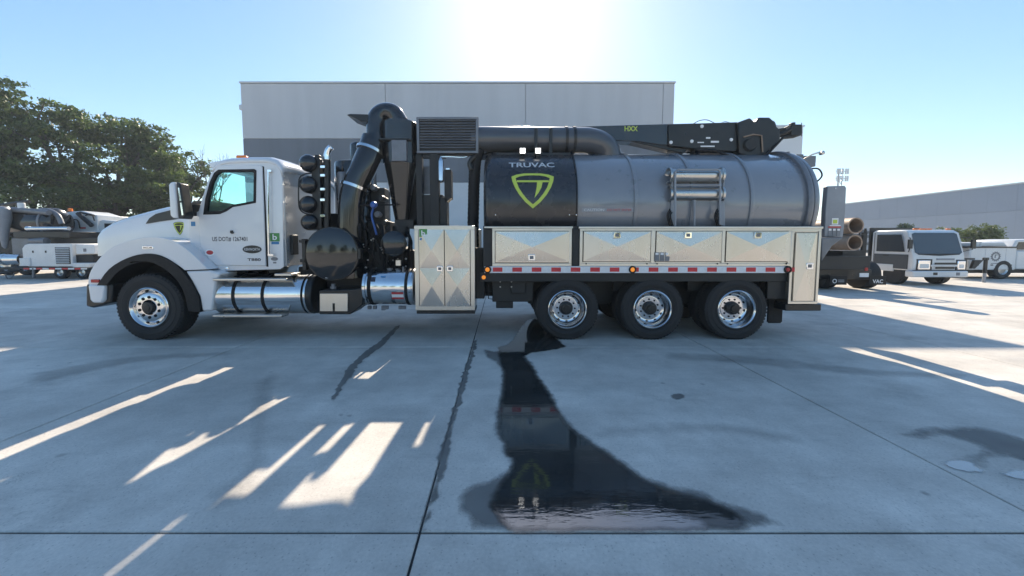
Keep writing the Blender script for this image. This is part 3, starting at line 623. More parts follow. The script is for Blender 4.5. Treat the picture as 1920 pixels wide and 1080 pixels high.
def shield(parent, a, b, c, d, surf, back=None):
    """pointed shield outline with a slanted T inside, laid on surf"""
    p, q = P(a, d, surf(0, 2) if back else 6.5), P(c, b, surf(0, 2) if back else 6.5)
    if not back: p, q = P(a, d, surf(0, P(a, d, 6.5).z)), P(c, b, surf(0, P(a, b, 6.55).z))
    x0, x1, z0, z1 = p.x, q.x, p.z, q.z
    def at(u, v, off=0): x, z = x0 + u * (x1 - x0), z0 + v * (z1 - z0); return (x, surf(x, z) - off, z)
    out = [(0, .90), (.12, .96), (.3, .995), (.5, 1.), (.7, .995), (.88, .96), (1, .90), (.98, .76), (.92, .58), (.82, .38), (.68, .18), (.5, 0), (.32, .18), (.18, .38), (.08, .58), (.02, .76)]
    inn = [(.10, .855), (.2, .905), (.34, .932), (.5, .938), (.66, .932), (.8, .905), (.90, .855), (.88, .74), (.83, .58), (.74, .41), (.63, .25), (.5, .115), (.37, .25), (.26, .41), (.17, .58), (.12, .74)]
    if back:
        m = MB(); m.add([at(.5 + (u - .5) * 1.08, .5 + (v - .5) * 1.08, 0) for u, v in out], [tuple(range(16))]); m.build('emblem_plate', back, parent, smooth=False)
    m = MB(); m.add([at(u, v, .003) for u, v in out] + [at(u, v, .003) for u, v in inn], [(i, (i + 1) % 16, (i + 1) % 16 + 16, i + 16) for i in range(16)])
    m.add([at(u, v, .003) for u, v in ((.13, .79), (.87, .79), (.885, .735), (.115, .735))], [(0, 1, 2, 3)])
    m.add([at(u, v, .003) for u, v in ((.60, .735), (.73, .735), (.70, .58), (.63, .43), (.535, .29), (.565, .45), (.59, .6))], [tuple(range(7))])
    m.build('emblem', 'lime', parent, smooth=False, fix=False)
hood()

# ---- cab (hollow, with openings)
Y0 = 6.45; Y1 = 2 * YC - Y0
side = [(354, 404), (372, 396), (381, 366), (392, 333), (402, 309), (411, 302), (500, 302), (524, 312), (529, 330), (532, 500), (526, 505), (418, 508), (400, 500), (373, 470), (356, 466)]
door = [(373, 402), (384, 366), (396, 334), (406, 314), (412, 310), (490, 310), (493, 314), (500, 498), (407, 497.5), (392, 484), (377, 462)]
win = [(384, 402), (388, 372), (396, 342), (404, 325), (412, 319), (478, 318), (482, 321), (481, 380), (460, 384), (438, 388), (426, 396), (414, 401)]
dor2 = [(.5 * (a + 440) * 0 + 440 + (a - 440) * .93, 405 + (b - 405) * .93) for a, b in door]
cab = MB(); cab.prism(poly(side, Y0), Y0, Y0 + .05, [poly(dor2, Y0)]); cabo = cab.build('cab', 'white_paint', T, bevel=.008)
cab.mirror(YC).build('cab_side', 'white_paint', T, bevel=.008)
d = MB(); d.prism(poly(door, Y0), Y0 - .022, Y0 + .04, [poly(win, Y0)]); dd = d.build('door', 'white_paint', T, bevel=.012, seg=3); d2 = d.mirror(YC).build('door', 'white_paint', T, bevel=.012, seg=3)
wi = [(440 + (a - 440) * .90, 356 + (b - 356) * .88) for a, b in win]
for (par, mr) in ((dd, 0), (d2, 1)):
    a = MB().prism(poly([(440 + (a_ - 440) * 1.015, 356 + (b_ - 356) * 1.015) for a_, b_ in win], Y0), Y0 - .03, Y0 + .03, [poly(wi, Y0)])
    b = MB().prism(poly([(440 + (a_ - 440) * .985, 356 + (b_ - 356) * .985) for a_, b_ in win], Y0), Y0 - .004, Y0 + .002)
    c = MB().pbox(431, 432, 436, 437, Y0 - .04, .03); c.pbox(432, 435, 437, 438, Y0 - .045, .02)
    for q, nm, mt in ((a, 'window_seal', 'black_rubber'), (b, 'window', 'cab_glass'), (c, 'handle', 'black_satin')): (q.mirror(YC) if mr else q).build(nm, mt, par, bevel=.004 if nm != 'window' else 0)
def xz(px, py): p = P(px, py, Y0); return p.x, p.z
# roof: loft across the width with rounded edges
rf = [(398, 311), (405, 303), (416, 297), (432, 294.5), (470, 293), (503, 293), (518, 298), (527, 308), (531, 320)]
m = MB(); prof = [xz(*q) for q in rf]; cols = []
for y, dz in ((Y0 - .02, -.10), (Y0 + .0, -.045), (Y0 + .06, -.005), (Y0 + .16, .015), (Y0 + .5, .035), (YC, .045), (Y1 - .5, .035), (Y1 - .16, .015), (Y1 - .06, -.005), (Y1, -.045), (Y1 + .02, -.10)): cols.append([(x, y, z + dz) for x, z in prof])
k = len(prof); vs = [q for c in cols for q in c]; m.add(vs, [(i * k + j, i * k + j + 1, (i + 1) * k + j + 1, (i + 1) * k + j) for i in range(len(cols) - 1) for j in range(k - 1)])
ro = m.build('roof', 'white_paint', T, angle=70); sm = ro.modifiers.new('thick', 'SOLIDIFY'); sm.thickness = .03; sm.offset = -1
m = MB(); x0, z0 = xz(382, 303); x1, z1 = xz(412, 300); m.add([(x0, Y0 + .1, z0), (x1, Y0 + .08, z1 + .02), (x1, Y1 - .08, z1 + .02), (x0, Y1 - .1, z0), (x0 + .03, Y0 + .1, z0 - .09), (x1, Y0 + .08, z1 - .11), (x1, Y1 - .08, z1 - .11), (x0 + .03, Y1 - .1, z0 - .09)],
    [(0, 1, 2, 3), (7, 6, 5, 4), (0, 4, 5, 1), (3, 2, 6, 7), (0, 3, 7, 4), (1, 5, 6, 2)]); m.build('sun_visor', 'white_paint', T, bevel=.02)
for y in (6.75, 7.1, 7.45, 7.8, 8.15): x, z = xz(430, 291); MB().box(x - .07, x + .1, y - .05, y + .05, z, z + .06).build('roof_marker', 'orange_lamp', T, bevel=.02)
# windscreen, cowl, back wall, floor
a, b = xz(374, 398), xz(408, 312)
m = MB(); m.add([(a[0], Y0 + .08, a[1]), (b[0], Y0 + .1, b[1]), (b[0], Y1 - .1, b[1]), (a[0], Y1 - .08, a[1])], [(0, 1, 2, 3)]); m.build('windscreen', 'cab_glass', T, smooth=False)
m = MB()
for y in (Y0 + .05, Y1 - .05): m.tube([(a[0] - .02, y, a[1] - .1), (b[0], y, b[1] + .05)], .055, 8)
m.build('windscreen_pillar', 'white_paint', T)
c = xz(354, 384); e = xz(374, 398)
m = MB(); m.box(c[0], e[0] + .05, Y0 + .05, Y1 - .05, P(0, 480, Y0).z, e[1] - .04); m.build('cowl', 'white_paint', T, bevel=.04)
bx = xz(531, 400)[0]; zt, zb = xz(531, 312)[1], xz(531, 500)[1]
m = MB(); m.box(bx - .05, bx, Y0 + .05, Y1 - .05, zb, zt); bw = m.build('cab_back_wall', 'rivet_alu', T, bevel=.01)
m = MB()
for yy in np.arange(Y0 + .12, Y1 - .1, .16):
    for zz in (zb + .06, zt - .06): m.lathe([(.011, 0), (.008, .006), (0, .008)], (bx, yy, zz), 'X', 6)
for zz in np.arange(zb + .12, zt - .1, .16):
    for yy in (Y0 + .1, YC - .3, YC + .4): m.lathe([(.011, 0), (.008, .006), (0, .008)], (bx, yy, zz), 'X', 6)
m.build('rivets', 'chrome', bw)
m = MB(); m.box(bx + .002, bx + .06, Y0 + .16, Y0 + .34, P(0, 478, 6.6).z, P(0, 440, 6.6).z); m.build('junction_box', 'black_satin', bw, bevel=.01)
m = MB(); m.box(a[0] + .1, bx - .05, Y0 + .06, Y1 - .06, P(0, 497, Y0).z, P(0, 490, Y0).z); m.build('cab_floor', 'seat_grey', T)
m = MB(); m.box(a[0] - .05, a[0] + .28, Y0 + .1, Y1 - .1, zb + .3, P(0, 404, Y0).z); m.build('dashboard', 'seat_grey', T, bevel=.06)
m = MB(); m.box(bx - .09, bx - .052, Y0 + .07, Y1 - .07, zb + .05, zt - .03); m.build('cab_lining', 'cab_lining', T)
for y in (6.85, 8.0):
    s_ = MB(); s_.box(bx - .75, bx - .25, y - .24, y + .24, zb + .28, zb + .48); s_.build('seat_cushion', 'seat_grey', T, bevel=.05)
    s_ = MB(); x = bx - .3; s_.add([(x - .05, y - .24, zb + .45), (x + .1, y - .24, zb + .45), (x + .1, y + .24, zb + .45), (x - .05, y + .24, zb + .45), (x + .04, y - .2, zb + 1.12), (x + .16, y - .2, zb + 1.12), (x + .16, y + .2, zb + 1.12), (x + .04, y + .2, zb + 1.12)], [(0, 3, 2, 1), (4, 5, 6, 7), (0, 1, 5, 4), (1, 2, 6, 5), (2, 3, 7, 6), (3, 0, 4, 7)]); s_.build('seat_back', 'seat_grey', T, bevel=.05)
m = MB(); pts = [Vector((a[0] + .42 + .09 * math.cos(q), 6.9 + .22 * math.sin(q), P(0, 398, Y0).z + .18 * math.cos(q))) for q in np.linspace(0, 6.283, 25)]; m.tube(pts, .016, 6, caps=False); m.tube([(a[0] + .2, 6.9, P(0, 412, Y0).z), (a[0] + .42, 6.9, P(0, 398, Y0).z)], .03, 8); m.build('steering_wheel', 'black_rubber', T)
# corner panel behind the door, grab rail, stickers, lettering
m = MB(); m.tube([P(503, 322, Y0 - .05), P(503, 400, Y0 - .06), P(504, 478, Y0 - .05)], .013, 8); m.pbox(501, 318, 508, 322, Y0 - .05, .05); m.pbox(502, 476, 512, 480, Y0 - .05, .05); m.build('grab_rail', 'chrome', T)
m = MB().pbox(495.5, 312, 499, 500, Y0 - .004, .01); m.build('door_seam', 'black_rubber', T)
yS = Y0 - .0035
st = MB().pbox(506, 437, 524, 452.5, yS, .005).build('sticker', 'green_sticker', T); MB().pbox(509, 453, 523, 458, yS, .005).build('sticker', 'blue_sticker', T)
lettering('lettering', 'b', 511, 439, 519, 450, yS - .002, 'white_sticker', st, bold=.02)
MB().pbox(358, 415.5, 366, 424, yS, .005).build('sticker', 'blue_sticker', T)
yD = Y0 - .0245
lettering('lettering', 'US DOT# 1267401', 398, 444, 463.5, 453, yD, 'black_letter', dd, bold=.012)
def oval(a, b, c, d, Y, mat, par, name, n=20):
    p, q = P(a, d, Y), P(c, b, Y); pl = [((p.x + q.x) / 2 + math.cos(t) * (q.x - p.x) / 2, (p.z + q.z) / 2 + math.sin(t) * (q.z - p.z) / 2) for t in np.linspace(0, 6.283, n, endpoint=False)]
    return MB().ngon_prism(pl, Y, Y + .008).build(name, mat, par)
ov = oval(455, 460, 490, 475, yD - .003, 'black_satin', dd, 'badge'); lettering('lettering', 'KENWORTH', 458, 465, 487, 470, yD - .006, 'white_sticker', ov, bold=.0)
lettering('lettering', 'T880', 464, 484, 489, 489.5, yD, 'black_letter', dd, bold=.03)
ov = oval(384.5, 467, 402, 480, yD - .002, 'white_sticker', dd, 'badge'); oval(387, 469.5, 399.5, 477.5, yD - .004, 'red_sticker', ov, 'badge_centre')
oval(508, 482, 521, 489, yS, 'grey_metal', T, 'sticker'); MB().pbox(512, 491, 518, 494, yS, .005).build('sticker', 'grey_metal', T)
m = MB().lathe([(.03, 0), (.028, -.02), (0, -.024)], P(427, 503.5, Y0 - .001), 'Y', 12); m.build('step_lamp', 'chrome', T)
# mirrors
mi = MB(); ym = 6.12
mi.ngon_prism(poly([(315, 346), (319, 341), (327, 341), (333, 409), (323, 409), (318, 404)], ym), ym, ym + .20); pair(mi, 'mirror_shell', 'white_paint', bevel=.03, seg=3)
mi = MB(); mi.ngon_prism(poly([(329, 341), (336, 343), (346, 404), (343, 410), (333, 410)], ym), ym + .01, ym + .19); pair(mi, 'mirror_face', 'black_satin', bevel=.015)
mi = MB(); mi.prism(poly([(333.5, 352), (336, 352), (340, 376), (337, 377)], ym), ym - .002, ym + .02); mi.prism(poly([(337.5, 380), (340.5, 380), (344, 403), (341, 404)], ym), ym - .002, ym + .02); pair(mi, 'mirror_glass', 'chrome')
mi = MB(); mi.add([P(343, 385, 6.2), P(372, 383, 6.48), P(372, 405, 6.48), P(345, 405, 6.2)] + [q + Vector((0, .08, 0)) for q in (P(343, 385, 6.2), P(372, 383, 6.48), P(372, 405, 6.48), P(345, 405, 6.2))], [(0, 1, 2, 3), (7, 6, 5, 4), (0, 4, 5, 1), (1, 5, 6, 2), (2, 6, 7, 3), (3, 7, 4, 0)]); pair(mi, 'mirror_arm', 'black_satin', bevel=.015)

# ---- fuel tank, steps, boxes under the cab
def drum(name, x0, x1, y, z, r, mat, par=T, dome=.05, n=40):
    return MB().lathe([(0, -dome * .4), (r * .6, -dome * .3), (r * .95, 0), (r, .02), (r, x1 - x0 - .02), (r * .95, x1 - x0), (r * .6, x1 - x0 + dome * .3), (0, x1 - x0 + dome * .4)], (x0, y, z), 'X', n).build(name, mat, par, angle=40)
yf = 6.58; zf = P(0, 556, 6.25).z; rf_ = .345
x0, x1 = P(398, 556, 6.3).x, P(566, 556, 6.3).x
ft = drum('fuel_tank', x0, x1, yf, zf, rf_, 'polished'); drum('fuel_tank_end', x1 + .01, P(585, 556, 6.3).x, yf, zf, rf_ - .005, 'black_satin')
for a, b in ((433, 439), (488, 494), (560, 563), (567, 571)):
    xa, xb = P(a, 556, 6.23).x, P(b, 556, 6.23).x; MB().lathe([(rf_ + .002, 0), (rf_ + .009, .002), (rf_ + .009, xb - xa - .002), (rf_ + .002, xb - xa)], (xa, yf, zf), 'X', 40).build('tank_strap', 'black_rubber' if a < 500 else 'polished', ft)
MB().pbox(398, 522, 537, 527, 6.17, .22).build('step', 'brushed', T, bevel=.012); MB().pbox(398, 590, 528, 595.5, 6.17, .22).build('step', 'brushed', T, bevel=.012)
MB().pbox(514, 513, 546, 518, 6.3, .3).build('tank_cover', 'brushed', T, bevel=.01)
bb = MB(); bb.ngon_prism(poly([(597, 545), (660, 543), (679, 540), (679, 572), (655, 590), (597, 590)], 6.24), 6.26, 6.75); bbo = bb.build('battery_box', 'black_satin', T, bevel=.015)
pl = MB(); pl.prism(poly([(600, 550.5), (652, 550.5), (652, 583.5), (628, 583.5), (628, 569), (624, 569), (624, 583.5), (600, 583.5)], 6.24), 6.235, 6.26); pl.build('cover_plate', 'stainless_frame', bbo, bevel=.003)
m = MB(); m.tube([P(625, 552, 6.4), P(625, 532, 6.4)], .035, 10); m.tube([P(625, 541, 6.4), P(625, 537, 6.4)], .055, 10); m.build('drain_valve', 'grey_metal', T)
x0, x1 = P(682, 540, 6.3).x, P(775, 540, 6.3).x; z = P(0, 541, 6.25).z
t2 = drum('hydraulic_tank', x0, x1, 6.56, z, .315, 'polished')
for a, b, mt in ((679, 684, 'polished'), (688, 694, 'black_rubber'), (758, 764, 'black_rubber'), (766, 771, 'polished')):
    xa, xb = P(a, 556, 6.25).x, P(b, 556, 6.25).x; MB().lathe([(.317, 0), (.325, .002), (.325, xb - xa - .002), (.317, xb - xa)], (xa, 6.56, z), 'X', 40).build('tank_strap', mt, t2)
def on2(x, zz): return 6.56 - math.sqrt(max(.01, .317 ** 2 - (zz - z) ** 2)) - .003
def sticker2(a, b, c, d, mat, par, surf):
    p, q = P(a, d, 6.25), P(c, b, 6.25); m = MB(); n = 5; vs = []
    for i in range(n + 1):
        zz = p.z + (q.z - p.z) * i / n; vs += [(p.x, surf(p.x, zz), zz), (q.x, surf(q.x, zz), zz)]
    m.add(vs, [(2 * i, 2 * i + 1, 2 * i + 3, 2 * i + 2) for i in range(n)]); return m.build('sticker', mat, par, fix=False)
sticker2(734, 548, 756, 552, 'red_sticker', t2, on2); sticker2(734, 552.2, 756, 558, 'white_sticker', t2, on2); sticker2(734, 558.2, 756, 561.5, 'red_sticker', t2, on2); sticker2(694, 520, 702, 528, 'black_letter', t2, on2); sticker2(712, 518.5, 721, 520.5, 'blue_sticker', t2, on2)
m = MB()
for px in (692, 702, 718, 724, 750, 757): m.pbox(px - 3, 574, px + 3, 580 if px != 718 else 582, 6.5, .06)
m.tube([P(731, 508, 6.5), P(731, 503, 6.5)], .05, 10); m.tube([P(746, 508, 6.5), P(746, 504, 6.5)], .045, 8); m.tube([P(756, 510, 6.4), P(756, 500, 6.4)], .018, 8)
m.build('tank_fittings', 'grey_metal', t2)

# ---- black drums behind the cab
def disc_drum(name, px, py, rpx, Y, depth, mat='black_paint', dome=.06, ring=True):
    c = P(px, py, Y); r = rpx / F * Y
    m = MB().lathe([(0, -dome), (r * .3, -dome * .93), (r * .6, -dome * .68), (r * .82, -dome * .35), (r * .93, -dome * .1), (r * .965, 0), (r * .97, .01), (r, .012), (r, .04), (r * .975, .045), (r * .975, depth), (0, depth)] if ring else
                   [(0, -dome), (r * .35, -dome * .93), (r * .65, -dome * .72), (r * .85, -dome * .42), (r * .96, -dome * .14), (r, .02), (r, depth), (0, depth)], c, 'Y', 48)
    return m.build(name, mat, T, angle=50)
bd = disc_drum('filter_drum', 622, 476, 49.5, 6.33, .9)
m = MB(); m.lathe([(.452, -.004), (.458, -.004), (.458, .05), (.452, .05)], P(622, 476, 6.345), 'Y', 48); m.build('clamp_ring', 'black_satin', bd)
MB().pbox(610, 516, 630, 521.5, 6.325, .01).build('sticker', 'white_sticker', bd)
m = MB(); m.pbox(566, 448, 573, 506, 6.40, .1); m.pbox(560, 450, 572, 455, 6.38, .04); m.pbox(562, 486, 571, 492, 6.38, .06); m.pbox(669, 466, 676, 486, 6.34, .1); m.build('drum_bracket', 'black_satin', bd, bevel=.005)
disc_drum('filter_drum', 738, 457, 24, 6.55, .5)
for px, py, r in ((577, 305.5, 16), (577, 346, 16), (577, 383, 16), (579, 416.5, 15.5)): disc_drum('air_bottle', px, py, r, 6.62, .45, dome=.10, ring=False)
m = MB(); lp = [P(a, b, 6.6) for a, b in ((584, 325), (572, 326), (562, 333), (560, 350), (560, 380), (563, 393), (572, 400), (586, 402))]; m.tube(bez(lp, 4), .014, 6); m.pbox(585, 296, 601, 428, 6.66, .12); m.pbox(590, 290, 598, 297, 6.66, .1); m.pbox(566, 292, 588, 295, 6.75, .04); m.build('bottle_rack', 'black_satin', T, bevel=.006)
m = MB()
for b in (310, 326, 352, 372, 402): m.pbox(600, b, 609, b + 5, 6.62, .06)
m.build('rack_clamps', 'chrome', T, bevel=.004)
# exhaust stack with chrome curved tip
m = MB(); m.tube([P(613, 460, 6.75), P(613, 300, 6.75)], .062, 16); ex = m.build('exhaust_stack', 'black_satin', T)
m = MB(); m.tube(bez([P(613, 302, 6.75), P(613, 290, 6.75), P(616, 281, 6.75), P(621, 276, 6.75)], 4), [.055] * 9 + [.052] * 4, 14, caps=False); tp = m.build('exhaust_tip', 'chrome', ex); s_ = tp.modifiers.new('t', 'SOLIDIFY'); s_.thickness = .004
# silencer / filter canister and ducting
def can(name, a, b, c, d, Y, mat, parent=T, cap=.05, n=36):
    p, q = P(a, d, Y), P(c, b, Y); r = (q.x - p.x) / 2
    return MB().lathe([(0, 0), (r, 0), (r, q.z - p.z - cap), (r * .97, q.z - p.z - cap * .5), (r * .85, q.z - p.z - cap * .12), (0, q.z - p.z)], ((p.x + q.x) / 2, Y + r * .3, p.z), 'Z', n).build(name, mat, parent, angle=40)
can('filter_canister', 631, 303, 700, 520, 7.15, 'black_paint'); can('filter_canister', 656, 268, 692, 306, 7.25, 'black_paint', cap=.06); can('filter_canister', 633, 322, 650, 372, 6.85, 'grey_metal'); can('filter_canister', 676, 356, 728, 520, 7.35, 'black_paint')
m = MB(); m.pbox(690, 352, 722, 470, 7.1, .3); m.pbox(766, 296, 794, 425, 7.3, .06); m.build('bracket_and_light_stop', 'black_frame', T, bevel=.015)  # bracket, plus a dark plate added to stop light streaks beside the cyclone
for k, (px, py) in enumerate(((700, 352), (716, 372), (708, 402), (722, 418))): MB().lathe([(0, -.05), (.05, -.045), (.06, 0), (.06, .06), (.045, .07), (.045, .3)], P(px, py, 6.95), 'Y', 14).build('hose_coupling', 'black_satin' if k % 2 else 'grey_metal', T)
def duct(name, pts, r, mat='black_satin', n=20, sm=8): m = MB(); m.tube(bez(pts, sm), r, n); return m.build(name, mat, T, angle=50)
du = duct('suction_duct', [P(660, 520, 6.75), P(658, 440, 6.75), P(659, 385, 6.75), P(666, 350, 6.78), P(683, 312, 6.85), P(696, 280, 6.95), P(702, 262, 7.0)], .225, 'black_paint')
def band(par, c, ax, r, wd, mat): MB().lathe([(r, -wd / 2), (r + .012, -wd / 2), (r + .012, wd / 2), (r, wd / 2)], c, ax, 28).build('clamp_band', mat, par)
band(du, P(665, 352, 6.78), P(676, 326, 6.82) - P(662, 364, 6.76), .238, .05, 'polished'); band(du, P(694, 284, 6.93), P(700, 268, 6.97) - P(690, 294, 6.9), .238, .05, 'polished')
d2 = duct('suction_duct', [P(704, 300, 7.05), P(705, 262, 7.08), P(705, 236, 7.1), P(709, 219, 7.12), P(722, 211, 7.15), P(738, 214, 7.15), P(750, 232, 7.15)], .17, 'black_paint')
m = MB(); m.ngon_prism(poly([(658, 222), (664, 220), (700, 221), (700, 234), (684, 234), (676, 229)], 7.2), 7.0, 7.5); m.build('rain_flap', 'black_satin', T, bevel=.01)
# cyclone separator: drum, panel, cone
cy = P(747, 260, 7.0); r = 32.5 / F * 7.0
zt, zm, zb_ = P(0, 220, 6.8).z, P(0, 302, 6.8).z, P(0, 428, 6.9).z
cyc = MB().lathe([(0, 0), (.11, 0), (.11, .05), (r * .93, zm - zb_), (r, zm - zb_), (r, zm - zb_ + .03), (r, zt - zb_ - .02), (r * .95, zt - zb_), (0, zt - zb_ + .02)], (cy.x, 7.15, zb_), 'Z', 40).build('cyclone', 'black_paint', T, angle=25)
MB().pbox(734, 262, 762, 302, 6.79, .2).build('inspection_panel', 'grey_metal', cyc, bevel=.01); MB().pbox(712, 259, 768, 261.5, 6.8, .3).build('seam_band', 'black_satin', cyc)
m = MB(); m.pbox(740, 412, 775, 428, 6.95, .35); m.tube([P(752, 425, 7.0), P(752, 500, 7.0)], .16, 14); m.build('cyclone_outlet', 'black_frame', T)
# oil cooler with louvred face
ocY = 6.95; oc = MB().pbox(781, 219, 897, 287, ocY + .03, .14).build('oil_cooler', 'black_frame', T, bevel=.01)
m = MB(); m.pbox(781, 219, 897, 223.5, ocY, .04); m.pbox(781, 282.5, 897, 287, ocY, .04); m.pbox(781, 223.5, 786, 282.5, ocY, .04); m.pbox(892, 223.5, 897, 282.5, ocY, .04); m.build('cooler_frame', 'grey_metal', oc, bevel=.006)
for k in range(11):
    p, q = P(787, 226.5 + k * 5.1, ocY + .015), P(891, 223.8 + k * 5.1, ocY + .015); m = MB(); m.add([(p.x, ocY + .002, p.z), (q.x, ocY + .002, p.z), (q.x, ocY + .026, q.z), (p.x, ocY + .026, q.z), (p.x, ocY + .006, p.z - .004), (q.x, ocY + .006, p.z - .004), (q.x, ocY + .03, q.z - .004), (p.x, ocY + .03, q.z - .004)], [(0, 1, 2, 3), (7, 6, 5, 4), (0, 4, 5, 1), (2, 6, 7, 3), (0, 3, 7, 4), (1, 5, 6, 2)]); m.build('louvre_slat', 'grey_metal', oc, smooth=False)
m = MB(); m.pbox(780, 288, 792, 425, 7.0, .12); m.pbox(806, 288, 823, 425, 6.95, .15); m.pbox(780, 365, 830, 425, 7.05, .3); m.pbox(792, 288, 835, 296, 7.0, .1); m.pbox(824, 370, 838, 425, 7.0, .3); m.pbox(833, 318, 846, 372, 7.0, .25); m.prism(poly([(833, 370), (846, 370), (838, 378), (833, 380)], 7.0), 7.0, 7.25); m.pbox(832, 288, 890, 291, 7.0, .08); m.build('cooler_stand', 'black_frame', T, bevel=.008)
m = MB(); m.pbox(792, 312, 806, 364, 7.2, .02); m.build('side_panel', 'grey_metal', T)
m = MB(); m.lathe([(0, 0), (.03, .01), (.055, .04), (.055, .38), (.04, .43), (.02, .45), (0, .45)], P(827, 343, 6.9), 'Z', 18); m.build('accumulator', 'polished', T)
m = MB(); m.tube(bez([P(826, 297, 6.95), P(828, 294, 6.97), P(845, 294, 7.0), P(870, 295, 7.05), P(882, 290, 7.1)], 5), .018, 8); m.pbox(836, 315, 843, 318, 6.96, .05); m.build('hydraulic_line', 'polished', T)
hz = MB(); hp = bez([P(899, 280, 7.1), P(892, 300, 7.1), P(889, 340, 7.1), P(888, 380, 7.1), P(887, 430, 7.1), P(888, 480, 7.1)], 12); hz.tube(hp, [.105 + .008 * (i % 2) for i in range(len(hp))], 14); hz.build('corrugated_hose', 'black_rubber', T, angle=80)
m = MB(); m.tube(bez([P(884, 318, 7.0), P(881, 305, 7.0), P(890, 294, 7.0)], 5), .05, 10); m.build('hose_elbow', 'black_satin', T)
# dark machinery between cab and toolbox: pumps, pipes, valves
m = MB(); m.pbox(655, 470, 778, 545, 6.9, 1.2); m.pbox(690, 415, 732, 480, 6.95, .7); m.pbox(700, 520, 778, 545, 6.8, .3); m.pbox(560, 500, 700, 560, 6.85, 1.0); m.pbox(604, 400, 640, 560, 7.0, .5); m.build('pump_housing', 'black_frame', T, bevel=.02)
m = MB(); rg = random.Random(11)
for k in range(30):
    px = rg.uniform(640, 775); py = rg.uniform(395, 440) if px < 728 else rg.uniform(432, 470); q = [P(px, py, rg.uniform(6.7, 6.9))]
    for _ in range(3): px += rg.uniform(-16, 16); py += rg.uniform(14, 32); q.append(P(min(775, max(674, px)), py, rg.uniform(6.6, 6.9)))
    m.tube(bez(q, 5), rg.choice([.014, .02, .028]), 7)
m.tube([P(646, 385, 6.6), P(740, 384, 6.75)], .014, 6); m.build('hydraulic_hoses', 'black_rubber', T)
m = MB()
for k in range(30): c = P(rg.uniform(680, 772), rg.uniform(440, 505), rg.uniform(6.58, 6.72)); s_ = rg.uniform(.008, .022); m.lathe([(0, -s_), (s_, -s_ * .5), (s_, s_), (0, s_)], c, rg.choice(['X', 'Y', 'Z']), 6)
m.pbox(742, 488, 751, 498, 6.5, .05); m.build('hose_fittings', 'brushed', T)
m = MB(); c = P(701, 384, 6.62); m.lathe([(0, -.06), (.05, -.05), (.065, 0), (.05, .05), (0, .06)], c, 'Y', 14); m.tube(bez([P(700, 390, 6.6), P(697, 405, 6.62), P(702, 425, 6.6), P(706, 440, 6.62)], 5), .018, 8); m.build('blue_valve', 'blue_paint', T)

# ---- stainless toolboxes
PYREF = 465
def breakpanel(a, b, c, d, Y, par, off=.026, name='toolbox_door', lift=.012):
    p, q = P(a, PYREF, Y), P(c, PYREF, Y); p.z = P(a, d, Y).z; q.z = P(c, b, Y).z; x0, x1, z0, z1 = p.x, q.x, p.z, q.z; xc, zc = (x0 + x1) / 2, (z0 + z1) / 2; e = .02
    m = MB(); y = Y - lift
    vs = [(x0, Y + .01, z0), (x1, Y + .01, z0), (x1, Y + .01, z1), (x0, Y + .01, z1), (x0, y, z0), (x1, y, z0), (x1, y, z1), (x0, y, z1), (x0 + e, y - .001, z0 + e), (x1 - e, y - .001, z0 + e), (x1 - e, y - .001, z1 - e), (x0 + e, y - .001, z1 - e), (xc, y - off, zc)]
    m.add(vs, [(0, 1, 5, 4), (1, 2, 6, 5), (2, 3, 7, 6), (3, 0, 4, 7), (4, 5, 9, 8), (5, 6, 10, 9), (6, 7, 11, 10), (7, 4, 8, 11), (8, 9, 12), (9, 10, 12), (10, 11, 12), (11, 8, 12)])
    return m.build(name, 'stainless', par, smooth=False)
def latch(px, py, Y, par, s=6.5):
    m = MB(); m.pbox(px - s, py - s * .9, px + s, py + s * .9, Y - .03, .03); l = m.build('latch', 'chrome', par, bevel=.006)
    MB().pbox(px - s * .55, py - s * .5, px + s * .55, py + s * .45, Y - .034, .008).build('latch_paddle', 'grey_metal', l, bevel=.003)
def frame_of(mb, a, b, c, d, t, Y, dep):
    mb.pbox(a, b, c, b + t, Y, dep); mb.pbox(a, d - t, c, d, Y, dep); mb.pbox(a, b + t, a + t, d - t, Y, dep); mb.pbox(c - t, b + t, c, d - t, Y, dep)
def toolbox(name, a, b, c, d, depth, doors, lat, t=5, Y=YN):
    bx_ = MB().pbox(a + 1, b + 1, c - 1, d - 1, Y + .02, depth).build(name, 'stainless_frame', T, smooth=False)
    fr = MB(); frame_of(fr, a, b, c, d, t, Y, .03); fr.build('toolbox_frame', 'stainless_frame', bx_, bevel=.004)
    for (e, f_, g_, h_) in doors: MB().pbox(e - 1.3, f_ - 1.3, g_ + 1.3, h_ + 1.3, Y + .014, .004).build('door_seal', 'black_rubber', bx_, smooth=False); breakpanel(e, f_, g_, h_, Y + .002, bx_)
    for px, py in lat: latch(px, py, Y - .018, bx_)
    return bx_
b1 = toolbox('toolbox', 923, 428, 1072, 499, .7, [(929, 434, 1067, 492)], [(997, 483)])
b2 = toolbox('toolbox', 1087, 428, 1483, 499, .7, [(1094, 434, 1219, 490), (1230, 434, 1352, 490), (1361, 434, 1479, 490)], [(1157, 441), (1290, 441), (1421, 441)])
m = MB(); m.pbox(1220.5, 433, 1228.5, 493, YN - .004, .02); m.pbox(1353.5, 433, 1359.5, 493, YN - .004, .02); m.build('door_post', 'stainless_frame', b2, bevel=.003)
m = MB()
for px in (1099, 1213, 1232, 1345, 1364, 1474): m.lathe([(.013, 0), (.012, -.008), (0, -.009)], P(px, 494.5, YN - .002), 'Y', 8)
m.build('drain_holes', 'dark_hole', b2)
